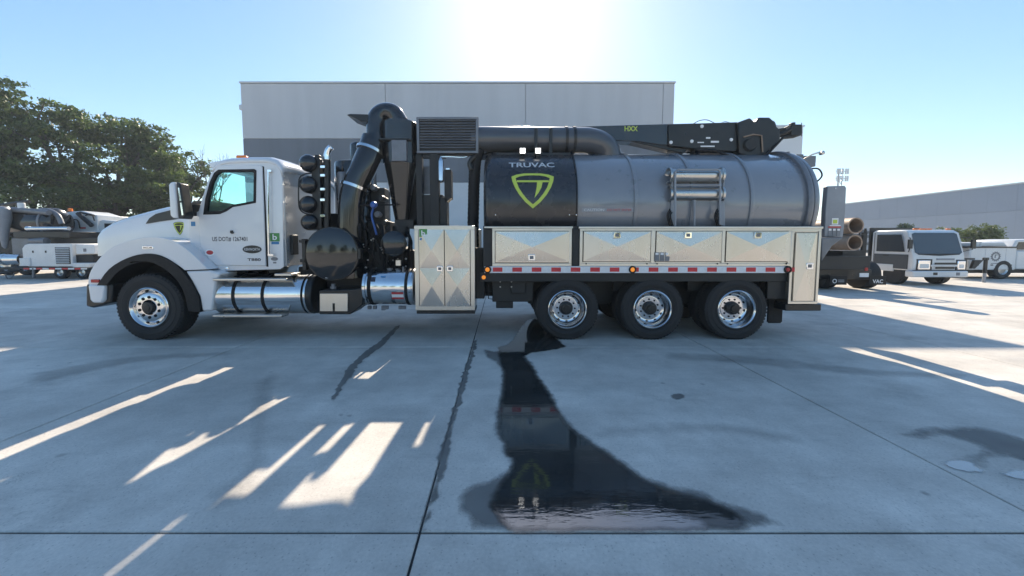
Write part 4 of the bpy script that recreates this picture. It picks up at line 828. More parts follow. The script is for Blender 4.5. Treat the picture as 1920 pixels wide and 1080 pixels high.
for k in range(3):
    s_ = MB().pbox(1228 + k * 9.6, 473, 1236.6 + k * 9.6, 489.5, YN - .018, .006).build('warning_plate', 'grey_metal', b2); MB().pbox(1229.5 + k * 9.6, 474, 1235 + k * 9.6, 478, YN - .0195, .004).build('warning_mark', 'white_sticker', s_)
b3 = toolbox('toolbox', 1483, 429, 1539, 570, .7, [(1491, 437, 1530, 564)], [(1521, 499)], 5)
rail = MB().pbox(908, 424.5, 1074, 428, YN - .03, .06); rail.pbox(1085, 424.5, 1542, 429, YN - .03, .06); rail.build('top_rail', 'stainless_frame', T, bevel=.006)
m = MB(); m.pbox(906, 424, 1541, 430, YN + .08, 2.3); m.build('bed_deck', 'black_frame', T)
cb = toolbox('tool_cabinet', 777, 423, 890, 582, .65, [], [], 8)
for e, g_, lx in ((786, 832.5, 824), (834, 881, 843)):
    MB().pbox(e - 1.2, 429.5, g_ + 1.2, 575.5, YN + .014, .004).build('door_seal', 'black_rubber', cb, smooth=False); p, q = P(e, PYREF, YN), P(g_, PYREF, YN); p.z = P(e, 574.5, YN).z; q.z = P(e, 430.5, YN).z
    m = MB(); x0, x1, z0, z1 = p.x, q.x, p.z, q.z; zc = (z0 + z1) / 2; xc = (x0 + x1) / 2; y = YN - .01
    za, zb2 = z0 + (z1 - z0) * .27, z0 + (z1 - z0) * .73; zm1 = zc
    vs = [(x0, y, z0), (x1, y, z0), (x1, y, z1), (x0, y, z1), (x0, y, zm1), (x1, y, zm1), (xc, y - .026, za), (xc, y - .026, zb2), (x0, y + .02, z0), (x1, y + .02, z0), (x1, y + .02, z1), (x0, y + .02, z1)]
    m.add(vs, [(0, 1, 6), (1, 5, 6), (5, 4, 6), (4, 0, 6), (4, 5, 7), (5, 2, 7), (2, 3, 7), (3, 4, 7), (8, 9, 1, 0), (9, 10, 2, 5, 1), (10, 11, 3, 2), (11, 8, 0, 4, 3)]); m.build('cabinet_door', 'stainless', cb, smooth=False)
    latch(lx, 504, YN - .022, cb, 5.5)
MB().pbox(779, 582.5, 890, 588.5, YN + .02, .6).build('cabinet_base', 'black_satin', cb, bevel=.01)
s_ = MB().pbox(786.5, 429.5, 801, 444.5, YN - .016, .003).build('sticker', 'green_sticker', cb); lettering('lettering', 'b', 790, 432, 797, 442, YN - .018, 'white_sticker', s_, bold=.02); MB().pbox(787.5, 446, 799, 450.5, YN - .016, .003).build('sticker', 'blue_sticker', cb)
for (a, b, c, d) in ((777, 423, 890, 582), (923, 428, 1072, 499), (1087, 428, 1483, 499), (1483, 429, 1539, 570)):
    mb = MB().pbox(a, b, c, d, YN + .02, .65).mirror(YC).build('toolbox', 'stainless_frame', T, bevel=.01)
# ---- reflective bar and lamps
MB().pbox(908, 499.5, 1483, 512, YN - .012, .05).build('reflector_bar', 'white_tape', T, bevel=.004)
k = 0; px = 924.
while px < 1475:
    MB().pbox(px, 501.5, px + 18, 509.5, YN - .0155, .006).build('reflective_strip', 'red_tape', T, smooth=False); px += 36.7
for px, mt in ((914, 'amber'), (1186, 'amber'), (1477, 'red_lens')):
    l = MB().lathe([(.062, .01), (.062, -.012), (.04, -.02), (.038, -.014)], P(px, 505.5, YN - .02), 'Y', 20).build('side_lamp', 'black_rubber', T); MB().lathe([(.038, 0), (.03, -.014), (0, -.018)], P(px, 505.5, YN - .034), 'Y', 16).build('lamp_lens', mt, l)
l = MB().lathe([(.0, -.04), (.03, -.03), (.035, 0), (0, .01)], P(907, 520, YN), 'Y', 12).build('side_lamp', 'amber', T)
PYREF = None
# ---- black skirt, underbody boxes, mud flaps, rear bumper
m = MB(); m.pbox(900, 512, 1482, 528, YN + .06, .05); m.pbox(906, 430, 923, 512, YN + .05, .3); m.pbox(1072.5, 430, 1086.5, 499, YN + .03, .3); m.pbox(890, 465, 908, 560, YN + .3, .4); m.build('body_skirt', 'black_frame', T, bevel=.006)
m = MB(); m.pbox(1440, 512, 1480, 560, YN + .1, .06); m.pbox(1150, 512, 1170, 545, YN + .5, .1); m.pbox(1290, 512, 1330, 545, YN + .45, .1); m.build('wheel_guard', 'black_frame', T)
m = MB(); m.pbox(923, 514, 1000, 566, YN + .25, .6); m.pbox(930, 540, 962, 578, YN + .3, .3); m.pbox(958, 520, 985, 550, YN + .2, .1); m.tube([P(916, 535, YN + .2), P(916, 560, YN + .2), P(926, 561, YN + .2)], .01, 6); m.build('valve_box', 'black_frame', T, bevel=.012)
m = MB()
for a, b in ((929, 517), (938, 528), (938, 538), (959, 528), (959, 538), (945, 521), (985, 519)): m.lathe([(.014, 0), (.012, -.012), (0, -.014)], P(a, b, YN + .19), 'Y', 6)
m.build('bolts', 'brushed', T)
m = MB().pbox(1440, 545, 1468, 604, YN + .35, .02); m.pbox(1442, 540, 1466, 606, YN + .32, .012); pair(m, 'mud_flap', 'black_rubber', bevel=.004)
rb = MB(); rb.box(P(1478, 560, YN).x, P(1546, 560, YN).x, YN + .05, 2 * YC - YN - .05, P(0, 584, YN).z, P(0, 571, YN).z); rb.build('rear_bumper', 'black_satin', T, bevel=.015)

# ---- tank, shroud, boom
ZT, RT = 2.33, 1.02
def surf_r(r): return lambda x, z: YC - math.sqrt(max(.02, r * r - (z - ZT) ** 2))
xa, xb = P(1080, 360, 6.43).x, P(1530, 360, 6.43).x
tk = MB().lathe([(RT - .02, 0), (RT, .01), (RT, xb - xa), (RT * .99, xb - xa + .04), (RT * .93, xb - xa + .12), (RT * .8, xb - xa + .2), (RT * .5, xb - xa + .28), (0, xb - xa + .3)], (xa, YC, ZT), 'X', 96).build('debris_tank', 'tank_grey', T, angle=40)
def ring(px, wd, hgt, mat='tank_grey', par=tk):
    x = P(px, 360, 6.43).x; return MB().lathe([(RT - .005, -wd / 2), (RT + hgt * .8, -wd / 2 + .004), (RT + hgt, -wd * .25), (RT + hgt, wd * .25), (RT + hgt * .8, wd / 2 - .004), (RT - .005, wd / 2)], (x, YC, ZT), 'X', 96).build('tank_band', mat, par, angle=50)
ring(1193, .07, .028); ring(1300, .07, .028); ring(1411, .07, .028); ring(1519, .10, .055, 'grey_metal'); ring(1531, .07, .03, 'tank_grey')
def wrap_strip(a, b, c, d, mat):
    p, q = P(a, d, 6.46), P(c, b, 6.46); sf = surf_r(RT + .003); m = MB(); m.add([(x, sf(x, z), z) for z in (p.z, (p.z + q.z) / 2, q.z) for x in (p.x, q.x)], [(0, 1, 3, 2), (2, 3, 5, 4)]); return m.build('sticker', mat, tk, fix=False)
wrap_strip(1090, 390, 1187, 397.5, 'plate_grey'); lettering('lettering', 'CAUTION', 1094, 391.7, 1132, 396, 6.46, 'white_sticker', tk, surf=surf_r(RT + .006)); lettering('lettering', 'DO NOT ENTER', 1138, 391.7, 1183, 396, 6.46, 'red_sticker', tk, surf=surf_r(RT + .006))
rs = RT + .045; x0, x1 = P(906, 360, 6.4).x, P(1082, 360, 6.4).x
sh = MB().lathe([(.2, .0), (rs - .14, .0), (rs - .05, .03), (rs - .01, .09), (rs, .16), (rs, x1 - x0 - .03), (rs - .01, x1 - x0), (rs - .06, x1 - x0)], (x0, YC, ZT), 'X', 96).build('tank_shroud', 'shroud', T, angle=40)
MB().lathe([(rs - .03, -.012), (rs + .008, -.01), (rs + .008, .01), (rs - .03, .012)], (x1 + .004, YC, ZT), 'X', 96).build('shroud_edge', 'black_satin', sh)
ss = surf_r(rs + .004)
lettering('lettering', 'TRUVAC', 954, 303, 1040, 313.5, 6.58, 'silver_letter', sh, surf=ss, bold=.018)
shield(sh, 959, 325, 1038, 391, ss)
m = MB()
for px, py in ((929, 403), (1067, 403), (1080, 403)): x, _, z = P(px, py, 6.42); m.lathe([(.012, 0), (.01, -.012), (0, -.014)], (x, ss(x, z), z), 'Y', 6)
m.build('shroud_bolts', 'chrome', sh)
m = MB(); x, _, z = P(1060, 404, 6.42); xx = P(1080, 404, 6.42).x; m.box(x, xx, ss(x, z) - .008, ss(x, z) + .01, z - .012, z - .004); m.build('shroud_seam', 'black_rubber', sh)
# work lamps on the shroud
for px in (980, 1009):
    l = MB().pbox(px - 6, 276.5, px + 6, 288.5, 6.78, .1).build('work_lamp', 'black_satin', T, bevel=.008); [MB().pbox(px - 4.9 + i * 5.1, 277.6 + j * 5.1, px - .3 + i * 5.1, 282.3 + j * 5.1, 6.770, .008).build('lamp_lens', 'led', l, bevel=.006) for i in (0, 1) for j in (0, 1)]
m = MB(); m.pbox(930, 286, 1070, 292, 6.9, .3); m.pbox(1002, 240, 1008, 286, 6.95, .05); m.pbox(1030, 240, 1036, 286, 6.95, .05); m.pbox(976, 284, 984, 296, 6.84, .05); m.pbox(1005, 284, 1013, 296, 6.84, .05); m.build('lamp_bracket', 'black_satin', T, bevel=.005)
# suction pipe over the tank and its elbow
sp = duct('suction_pipe', [P(885, 262, 7.2), P(960, 262, 7.2), P(1070, 263, 7.2), P(1105, 264, 7.22), P(1128, 272, 7.25), P(1140, 288, 7.28), P(1143, 315, 7.3)], .235, 'pipe_grey', 28)
band(sp, P(1060, 263, 7.2), 'X', .237, .05, 'black_satin'); band(sp, P(1075, 263, 7.2), 'X', .237, .05, 'black_satin')
m = MB(); m.pbox(897, 258, 1040, 290, 7.45, .5); m.build('pipe_tray', 'black_frame', T, bevel=.02)
m = MB(); m.tube([P(905, 242, 7.1), P(1052, 241, 7.1)], .014, 8); m.build('guard_rail', 'chrome', T)
# boom: telescoping box beam, hub, head, hoses
yb = 7.3
bm_ = MB(); bm_.ngon_prism(poly([(1046, 238), (1300, 231), (1300, 270), (1240, 272), (1200, 266), (1046, 258)], yb), yb, yb + .3); boom = bm_.build('boom', 'black_paint', T, bevel=.012)
q = MB(); q.ngon_prism(poly([(1180, 264), (1250, 267), (1296, 273), (1284, 287), (1254, 281)], yb), yb + .02, yb + .28); q.build('boom_tip', 'black_satin', boom, bevel=.01)
q = MB(); q.ngon_prism(poly([(1252, 234), (1380, 230), (1394, 233), (1394, 268), (1376, 285), (1300, 280), (1252, 274)], yb), yb - .04, yb + .34); q.build('boom_sleeve', 'black_satin', boom, bevel=.01)
lettering('lettering', 'HXX', 1171, 236.5, 1196, 246, yb - .004, 'lime', boom, bold=.02); lettering('lettering', 'SGU', 1063, 239.5, 1089, 245, yb - .004, 'silver_letter', boom, bold=.02)
hd = MB(); hd.ngon_prism(poly([(1378, 232), (1400, 224), (1408, 231), (1412, 231), (1416, 223), (1436, 223), (1444, 230), (1449, 240), (1456, 246), (1456, 268), (1438, 282), (1432, 291), (1398, 295), (1380, 290)], yb), yb - .10, yb + .45); hdo = hd.build('boom_hub', 'black_satin', T, bevel=.02)
q = MB(); q.lathe([(.24, 0), (.24, .35), (0, .35)], (P(1413, 300, yb).x, yb + .2, P(0, 312, yb).z), 'Z', 24); q.build('boom_pedestal', 'black_satin', hdo)
q = MB(); q.lathe([(0, -.05), (.1, -.05), (.12, -.02), (.12, .1)], P(1405, 272, yb - .1), 'Y', 18); q.build('slew_cover', 'black_frame', hdo)
q = MB(); q.tube([P(1394, 257, yb - .12), P(1412, 252, yb - .12), P(1428, 254, yb - .12), P(1430, 285, yb - .12)], .014, 6); q.build('hub_pipe', 'pipe_rust', hdo)
ar = MB(); ar.tube([P(1450, 258, yb), P(1475, 246, yb), P(1494, 238, yb)], .055, 8); ar.tube([P(1448, 246, yb), P(1472, 242, yb)], .03, 8); ar.pbox(1484, 233, 1503, 254, yb - .05, .2); ar.pbox(1486, 229, 1492, 234, yb, .1); ar.tube([P(1503, 256, yb), P(1503, 230, yb)], .008, 5); ar.tube([P(1466, 258, yb), P(1486, 256, yb), P(1502, 248, yb)], .035, 7)
ar.pbox(1443, 228, 1452, 242, yb, .15); ar.build('boom_head', 'black_frame', T, bevel=.008)
q = MB()
for px, py in ((1316, 237), (1297, 265), (1371, 262), (1258, 267)): q.lathe([(0, -.012), (.03, -.012), (.034, 0)], P(px, py, yb - .045), 'Y', 12)
q.pbox(1333, 264, 1348, 267.5, yb - .046, .01); q.pbox(1324, 257, 1332, 260, yb - .046, .01); q.pbox(1308, 266, 1320, 268, yb - .046, .01); q.pbox(1314, 273, 1340, 275.5, yb - .05, .02); q.build('boom_labels', 'white_sticker', boom)
q = MB()
for rdx in (0, .05):
    q.tube(bez([P(1305, 282, yb - .1 - rdx), P(1318, 279 + rdx * 60, yb - .1 - rdx), P(1345, 284, yb - .15), P(1375, 295, yb - .2), P(1410, 297, yb - .22), P(1435, 291, yb - .15), P(1452, 275, yb - .12), P(1470, 256, yb - .05)], 6), .024, 8)
    q.tube(bez([P(1316, 280, yb - .12), P(1309, 290 + rdx * 30, yb - .15), P(1322, 300, yb - .18), P(1370, 302, yb - .2), P(1440, 300, yb - .2), P(1490, 308, yb - .35), P(1516, 330, yb - .65)], 6), .022, 8)
q.tube(bez([P(1300, 232, yb), P(1312, 226, yb), P(1326, 225, yb), P(1340, 231, yb)], 5), .007, 5); q.tube(bez([P(1352, 231, yb), P(1360, 228, yb), P(1370, 231, yb)], 4), .006, 5); q.tube(bez([P(1444, 226, yb), P(1452, 230, yb), P(1455, 244, yb)], 4), .012, 5)
q.build('boom_hoses', 'black_rubber', T)
q = MB(); q.pbox(1303, 276, 1314, 286, yb - .05, .2); q.pbox(1290, 284, 1380, 287, yb + .1, .06); q.build('boom_rest', 'black_frame', T)
# pipe rack on the tank
rk = MB(); yr = 6.30
def rb_(pts, rad=.018, Y=yr): rk.tube([P(a, b, Y) for a, b in pts], rad, 8)
rb_([(1266, 425), (1266, 322), (1270, 318), (1346, 318), (1350, 322), (1350, 420), (1358, 424)]); rb_([(1266, 347), (1350, 347)], .014); rb_([(1259, 425), (1260, 318)], .02, 6.42); rb_([(1357, 425), (1356, 318)], .02, 6.42); rb_([(1302, 375), (1302, 425)], .018, 6.36)
for a in (1263, 1353): rk.pbox(a - 5, 372, a + 5, 426, 6.40, .05)
rko = rk.build('pipe_rack', 'plate_grey', T)
for py in (329, 364):
    a, b = P(1253, py, 6.42), P(1354, py, 6.42); L = b.x - a.x; r_ = .112
    tb = MB().lathe([(r_ + .012, 0), (r_ + .022, 0), (r_ + .022, .035), (r_, .045), (r_, L - .045), (r_ + .022, L - .035), (r_ + .022, L), (r_ + .012, L), (r_ - .008, L - .03), (r_ - .008, .03), (r_ + .012, 0)], (a.x, 6.44, a.z), 'X', 28); o = tb.build('suction_tube', 'brushed', T, angle=40)
q = MB(); 
for a in (1256, 1345):
    for k in range(3): q.tube(bez([P(a + k * 2, 392 + k * 3, 6.36), P(a - 5 + k * 3, 405, 6.34), P(a + 3 * k, 424, 6.36)], 4), .011, 6)
q.build('rack_straps', 'black_rubber', rko)
# tail: rear door, control panel, chute
q = MB().lathe([(.2, .3), (.6, .28), (RT * .96, .05), (RT + .02, .02), (RT + .02, -.02), (RT * .9, -.03)], (P(1534, 360, 6.43).x, YC, ZT), 'X', 64); q.build('rear_door', 'grey_metal', T, angle=40)
q = MB(); q.ngon_prism(poly([(1552, 349), (1584, 348), (1587, 352), (1585, 400), (1581, 444), (1546, 444), (1548, 395)], 6.9), 6.9, 7.0); pn = q.build('control_panel', 'plate_grey', T, bevel=.01)
MB().pbox(1560, 409, 1572, 421, 6.893, .006).build('sticker', 'white_sticker', pn); MB().pbox(1562, 412, 1570, 419, 6.89, .004).build('sticker', 'lime', pn); MB().pbox(1556, 422, 1576, 424, 6.893, .006).build('sticker', 'white_sticker', pn); MB().pbox(1553, 424.5, 1577, 427, 6.893, .006).build('sticker', 'red_sticker', pn)
for k in range(3): MB().pbox(1553 + k * 8, 428, 1560 + k * 8, 443, 6.893, .006).build('sticker', 'grey_metal', pn); MB().pbox(1554 + k * 8, 429, 1559 + k * 8, 432.5, 6.889, .006).build('sticker', 'white_sticker', pn)
q = MB(); q.lathe([(.012, 0), (.01, -.012), (0, -.014)], P(1566, 353, 6.9), 'Y', 6); q.build('panel_bolt', 'chrome', pn)
q = MB(); q.ngon_prism(poly([(1541, 446), (1582, 445), (1560, 462), (1541, 490)], 6.75), 6.75, 8.1); q.build('discharge_chute', 'grey_metal', T, bevel=.015)
q = MB(); q.tube([P(1508, 298, 7.05), P(1522, 290, 6.95), P(1538, 285, 6.9)], .014, 6); q.lathe([(0, -.04), (.035, -.03), (.035, .03), (0, .04)], P(1541, 287, 6.9), 'Y', 10); q.build('tail_hook', 'brushed', T)
q = MB(); q.tube(bez([P(1520, 316, 6.75), P(1535, 317, 6.7), P(1541, 330, 6.7), P(1527, 345, 6.7)], 6), .013, 6); q.build('door_hose', 'black_rubber', T)
q = MB(); q.pbox(1494, 289, 1507, 296, 6.95, .1); q.pbox(1477, 284, 1481, 300, 6.95, .06); q.pbox(1506, 292, 1530, 312, 7.1, .5); q.build('tail_bracket', 'grey_metal', T, bevel=.008)

# ============================================================ PARKED VEHICLES, LEFT (about 17-19 m away)
def simple_wheel(par, px, py, rpx, Y, wd=.3, axis='Y', rim=True):
    c = P(px, py, Y); r = rpx / F * Y; m = MB().lathe([(r * .55, 0), (r * .6, -.01), (r * .9, 0), (r, .04), (r, wd - .04), (r * .9, wd), (0, wd)], (c.x, Y, r), axis, 28); w_ = m.build('wheel', 'tyre', par)
    if rim: MB().lathe([(r * .56, .02), (r * .5, .04), (r * .42, .06), (r * .2, .05), (0, .03)], (c.x, Y, r), axis, 20).build('rim', 'brushed', w_)
    return w_
def vac_truck():
    Y = 18.4; r = empty('vacuum_truck', (P(50, 450, Y).x, Y, 0), world=True); tag(r, 'black combination sewer truck with grey hopper at the left edge', 'truck')
    def tub(name, pts, rad, mat, n=14): return MB().tube(bez(pts, 5) if len(pts) > 2 else pts, rad, n).build(name, mat, r, angle=50)
    a, b = P(20, 418, Y + .6), P(112, 418, Y + .6); MB().lathe([(0, -.12), (.4, -.1), (.68, 0), (.72, .06), (.72, b.x - a.x - .06), (.68, b.x - a.x), (.4, b.x - a.x + .1), (0, b.x - a.x + .12)], (a.x, Y + .6, a.z), 'X', 40).build('debris_tank', 'black_paint', r, angle=50)
    for px in (32, 104): x = P(px, 418, Y + .6).x; MB().lathe([(.72, -.05), (.76, -.05), (.76, .05), (.72, .05)], (x, Y + .6, a.z), 'X', 40).build('tank_band', 'grey_metal', r)
    MB().lathe([(.03, 0), (.10, .1), (.22, 1.1), (.30, 1.4), (.30, 1.9), (.24, 2.0), (0, 2.04)], P(10, 466, Y - .3), 'Z', 24).build('hopper', 'plate_grey', r, angle=30)
    tub('boom_pipe', [P(-20, 410, Y), P(-4, 396, Y), P(20, 393, Y), P(60, 396, Y), P(92, 399, Y)], .13, 'grey_metal'); tub('boom_pipe', [P(75, 394, Y + .3), P(92, 395, Y + .3), P(108, 404, Y + .3), P(116, 420, Y + .3)], .11, 'grey_metal')
    tub('top_beam', [P(0, 386, Y + 1), P(30, 381, Y + 1), P(55, 378, Y + 1)], .09, 'black_satin'); can('vent_cap', 34, 380, 43, 395, Y, 'white_body', r, .04, 16)
    MB().lathe([(.09, 0), (.105, 0), (.105, .06), (.09, .07), (.09, 1.95), (0, 1.95)], P(51, 428.5, Y - .9), 'X', 18).build('suction_tube', 'polished', r)
    MB().pbox(24, 434, 130, 446, Y - .4, 1.6).build('body_beam', 'black_satin', r, bevel=.02); MB().pbox(22, 446, 56, 482, Y - .3, 1.6).build('rear_box', 'grey_metal', r, bevel=.03); MB().pbox(-60, 450, 190, 474, Y + .2, 1.4).build('chassis', 'black_frame', r); MB().pbox(60, 446, 190, 470, Y - .1, .3).build('tool_box', 'black_satin', r, bevel=.02)
    MB().lathe([(0, -.4), (.12, -.38), (.16, 0), (.16, .4), (0, .42)], P(72, 452, Y - .6), 'X', 18).build('water_pump', 'grey_metal', r)
    MB().lathe([(0, -.05), (.26, 0), (.28, .05), (.28, .25), (.25, .27), (.25, 1.0), (0, 1.0)], P(4, 486, Y - .8), 'X', 28).build('air_tank', 'polished', r)
    for px in (-40, 10, 46, 160, 195): simple_wheel(r, px, 500, 20, Y + .1)
def trailer():
    Y = 16.6; r = empty('equipment_trailer', (P(105, 500, Y).x, Y, 0), world=True); tag(r, 'white engine trailer with louvred side parked before the black sewer truck', 'trailer')
    MB().ngon_prism(poly([(41, 466), (46, 459), (54, 457), (133, 457), (137, 500), (52, 500), (50, 488), (43, 486)], Y), Y, Y + 1.3).build('engine_cover', 'white_body', r, bevel=.03)
    lp = MB().pbox(104, 463.5, 131, 495, Y - .012, .02).build('louvre_panel', 'black_satin', r)
    for k in range(9):
        p, q = P(104.5, 465.9 + k * 3.4, Y - .02), P(130.5, 464.6 + k * 3.4, Y - .02); MB().add([(p.x, Y - .05, p.z), (q.x, Y - .05, p.z), (q.x, Y - .014, q.z), (p.x, Y - .014, q.z), (p.x, Y - .048, p.z - .008), (q.x, Y - .048, p.z - .008)], [(0, 1, 2, 3), (4, 5, 1, 0)]).build('louvre_slat', 'white_body', lp, smooth=False)
    for px in (61, 85): MB().pbox(px - 1, 470, px + 1, 474, Y - .02, .02).build('latch', 'black_satin', r)
    MB().ngon_prism(poly([(137, 458), (171, 460), (173.5, 476), (138, 477)], Y), Y + .1, Y + 1.2).build('control_box', 'white_body', r, bevel=.02); MB().pbox(156, 466, 161, 472, Y + .085, .02).build('gauge_panel', 'grey_metal', r)
    MB().pbox(139, 478, 176, 494, Y + .15, 1.).build('battery_bay', 'black_frame', r); MB().pbox(135, 493, 167, 501.5, Y - .1, .4).build('mudguard', 'white_body', r, bevel=.03); MB().pbox(36, 484, 56, 499, Y - .05, .4).build('tool_tray', 'white_body', r, bevel=.02)
    MB().pbox(-10, 501.5, 176, 506, Y - .02, 1.3).build('trailer_frame', 'black_frame', r, bevel=.01)
    for k in range(5): MB().pbox(44 + k * 24, 502.3, 55 + k * 24, 505.3, Y - .028, .006).build('reflective_strip', 'red_tape', r); MB().pbox(55.5 + k * 24, 502.3, 67 + k * 24, 505.3, Y - .028, .006).build('reflective_strip', 'white_tape', r)
    for px in (112, 153): simple_wheel(r, px, 510, 12, Y + .02, .22)
    m = MB(); m.tube([P(63, 500, Y), P(63, 521.5, Y)], .045, 8); m.build('jack_leg', 'grey_metal', r); m = MB(); m.tube([P(40, 506, Y), P(0, 513, Y - .2), P(-40, 516, Y - .3)], .05, 8); m.build('drawbar', 'black_frame', r)
    m = MB(); m.tube(bez([P(10, 512, Y), P(12, 520, Y), P(17, 523, Y), P(24, 518, Y), P(27, 512, Y)], 5), .02, 6); m.build('safety_chain', 'grey_metal', r)
def crane_truck():
    Y = 20.; r = empty('crane_truck', (P(160, 500, Y).x, Y, 0), world=True); tag(r, 'white service crane truck with orange beacon behind the hydrovac hood', 'truck')
    MB().pbox(116, 403, 183, 447, Y, 1.9).build('crane_body', 'white_body', r, bevel=.03); MB().pbox(126, 434, 188, 446, Y - .25, .3).build('side_locker', 'white_body', r, bevel=.02)
    for px in (136, 146): MB().pbox(px, 440, px + 5, 443, Y - .262, .02).build('locker_handle', 'black_satin', r)
    MB().ngon_prism(poly([(118, 403), (122, 397), (150, 395), (172, 402), (182, 410), (182, 416), (118, 416)], Y), Y + .1, Y + 1.5).build('crane_housing', 'white_body', r, bevel=.04)
    m = MB(); m.tube([P(146, 400, Y - .1), P(172, 423, Y - .2)], .10, 10); m.tube([P(150, 398, Y - .1), P(176, 404, Y - .1)], .05, 8); m.build('crane_arm', 'black_satin', r)
    m = MB(); m.tube(bez([P(134, 424, Y - .1), P(138, 412, Y - .15), P(146, 414, Y - .1), P(150, 428, Y - .1)], 5), .03, 6); m.tube(bez([P(160, 404, Y - .1), P(172, 402, Y - .15), P(177, 414, Y - .1)], 5), .025, 6); m.build('hydraulic_hose', 'black_rubber', r); MB().pbox(150, 426, 160, 429, Y - .02, .03).build('sticker', 'red_sticker', r)
    MB().lathe([(.1, 0), (.1, .06), (.09, .14), (0, .17)], P(132, 396, Y + .3), 'Z', 14).build('beacon', 'orange_lamp', r)
    MB().ngon_prism(poly([(183, 414), (190, 412), (222, 415), (226, 430), (226, 470), (183, 470)], Y), Y + .05, Y + 1.9).build('cab', 'white_body', r, bevel=.05); MB().pbox(196, 419, 216, 434, Y + .03, .04).build('cab_window', 'dark_glass', r)
    MB().pbox(110, 448, 230, 470, Y + .2, 1.4).build('chassis', 'black_frame', r)
    for px in (135, 170, 250): simple_wheel(r, px, 500, 18, Y + .05)
vac_truck(); trailer(); crane_truck()

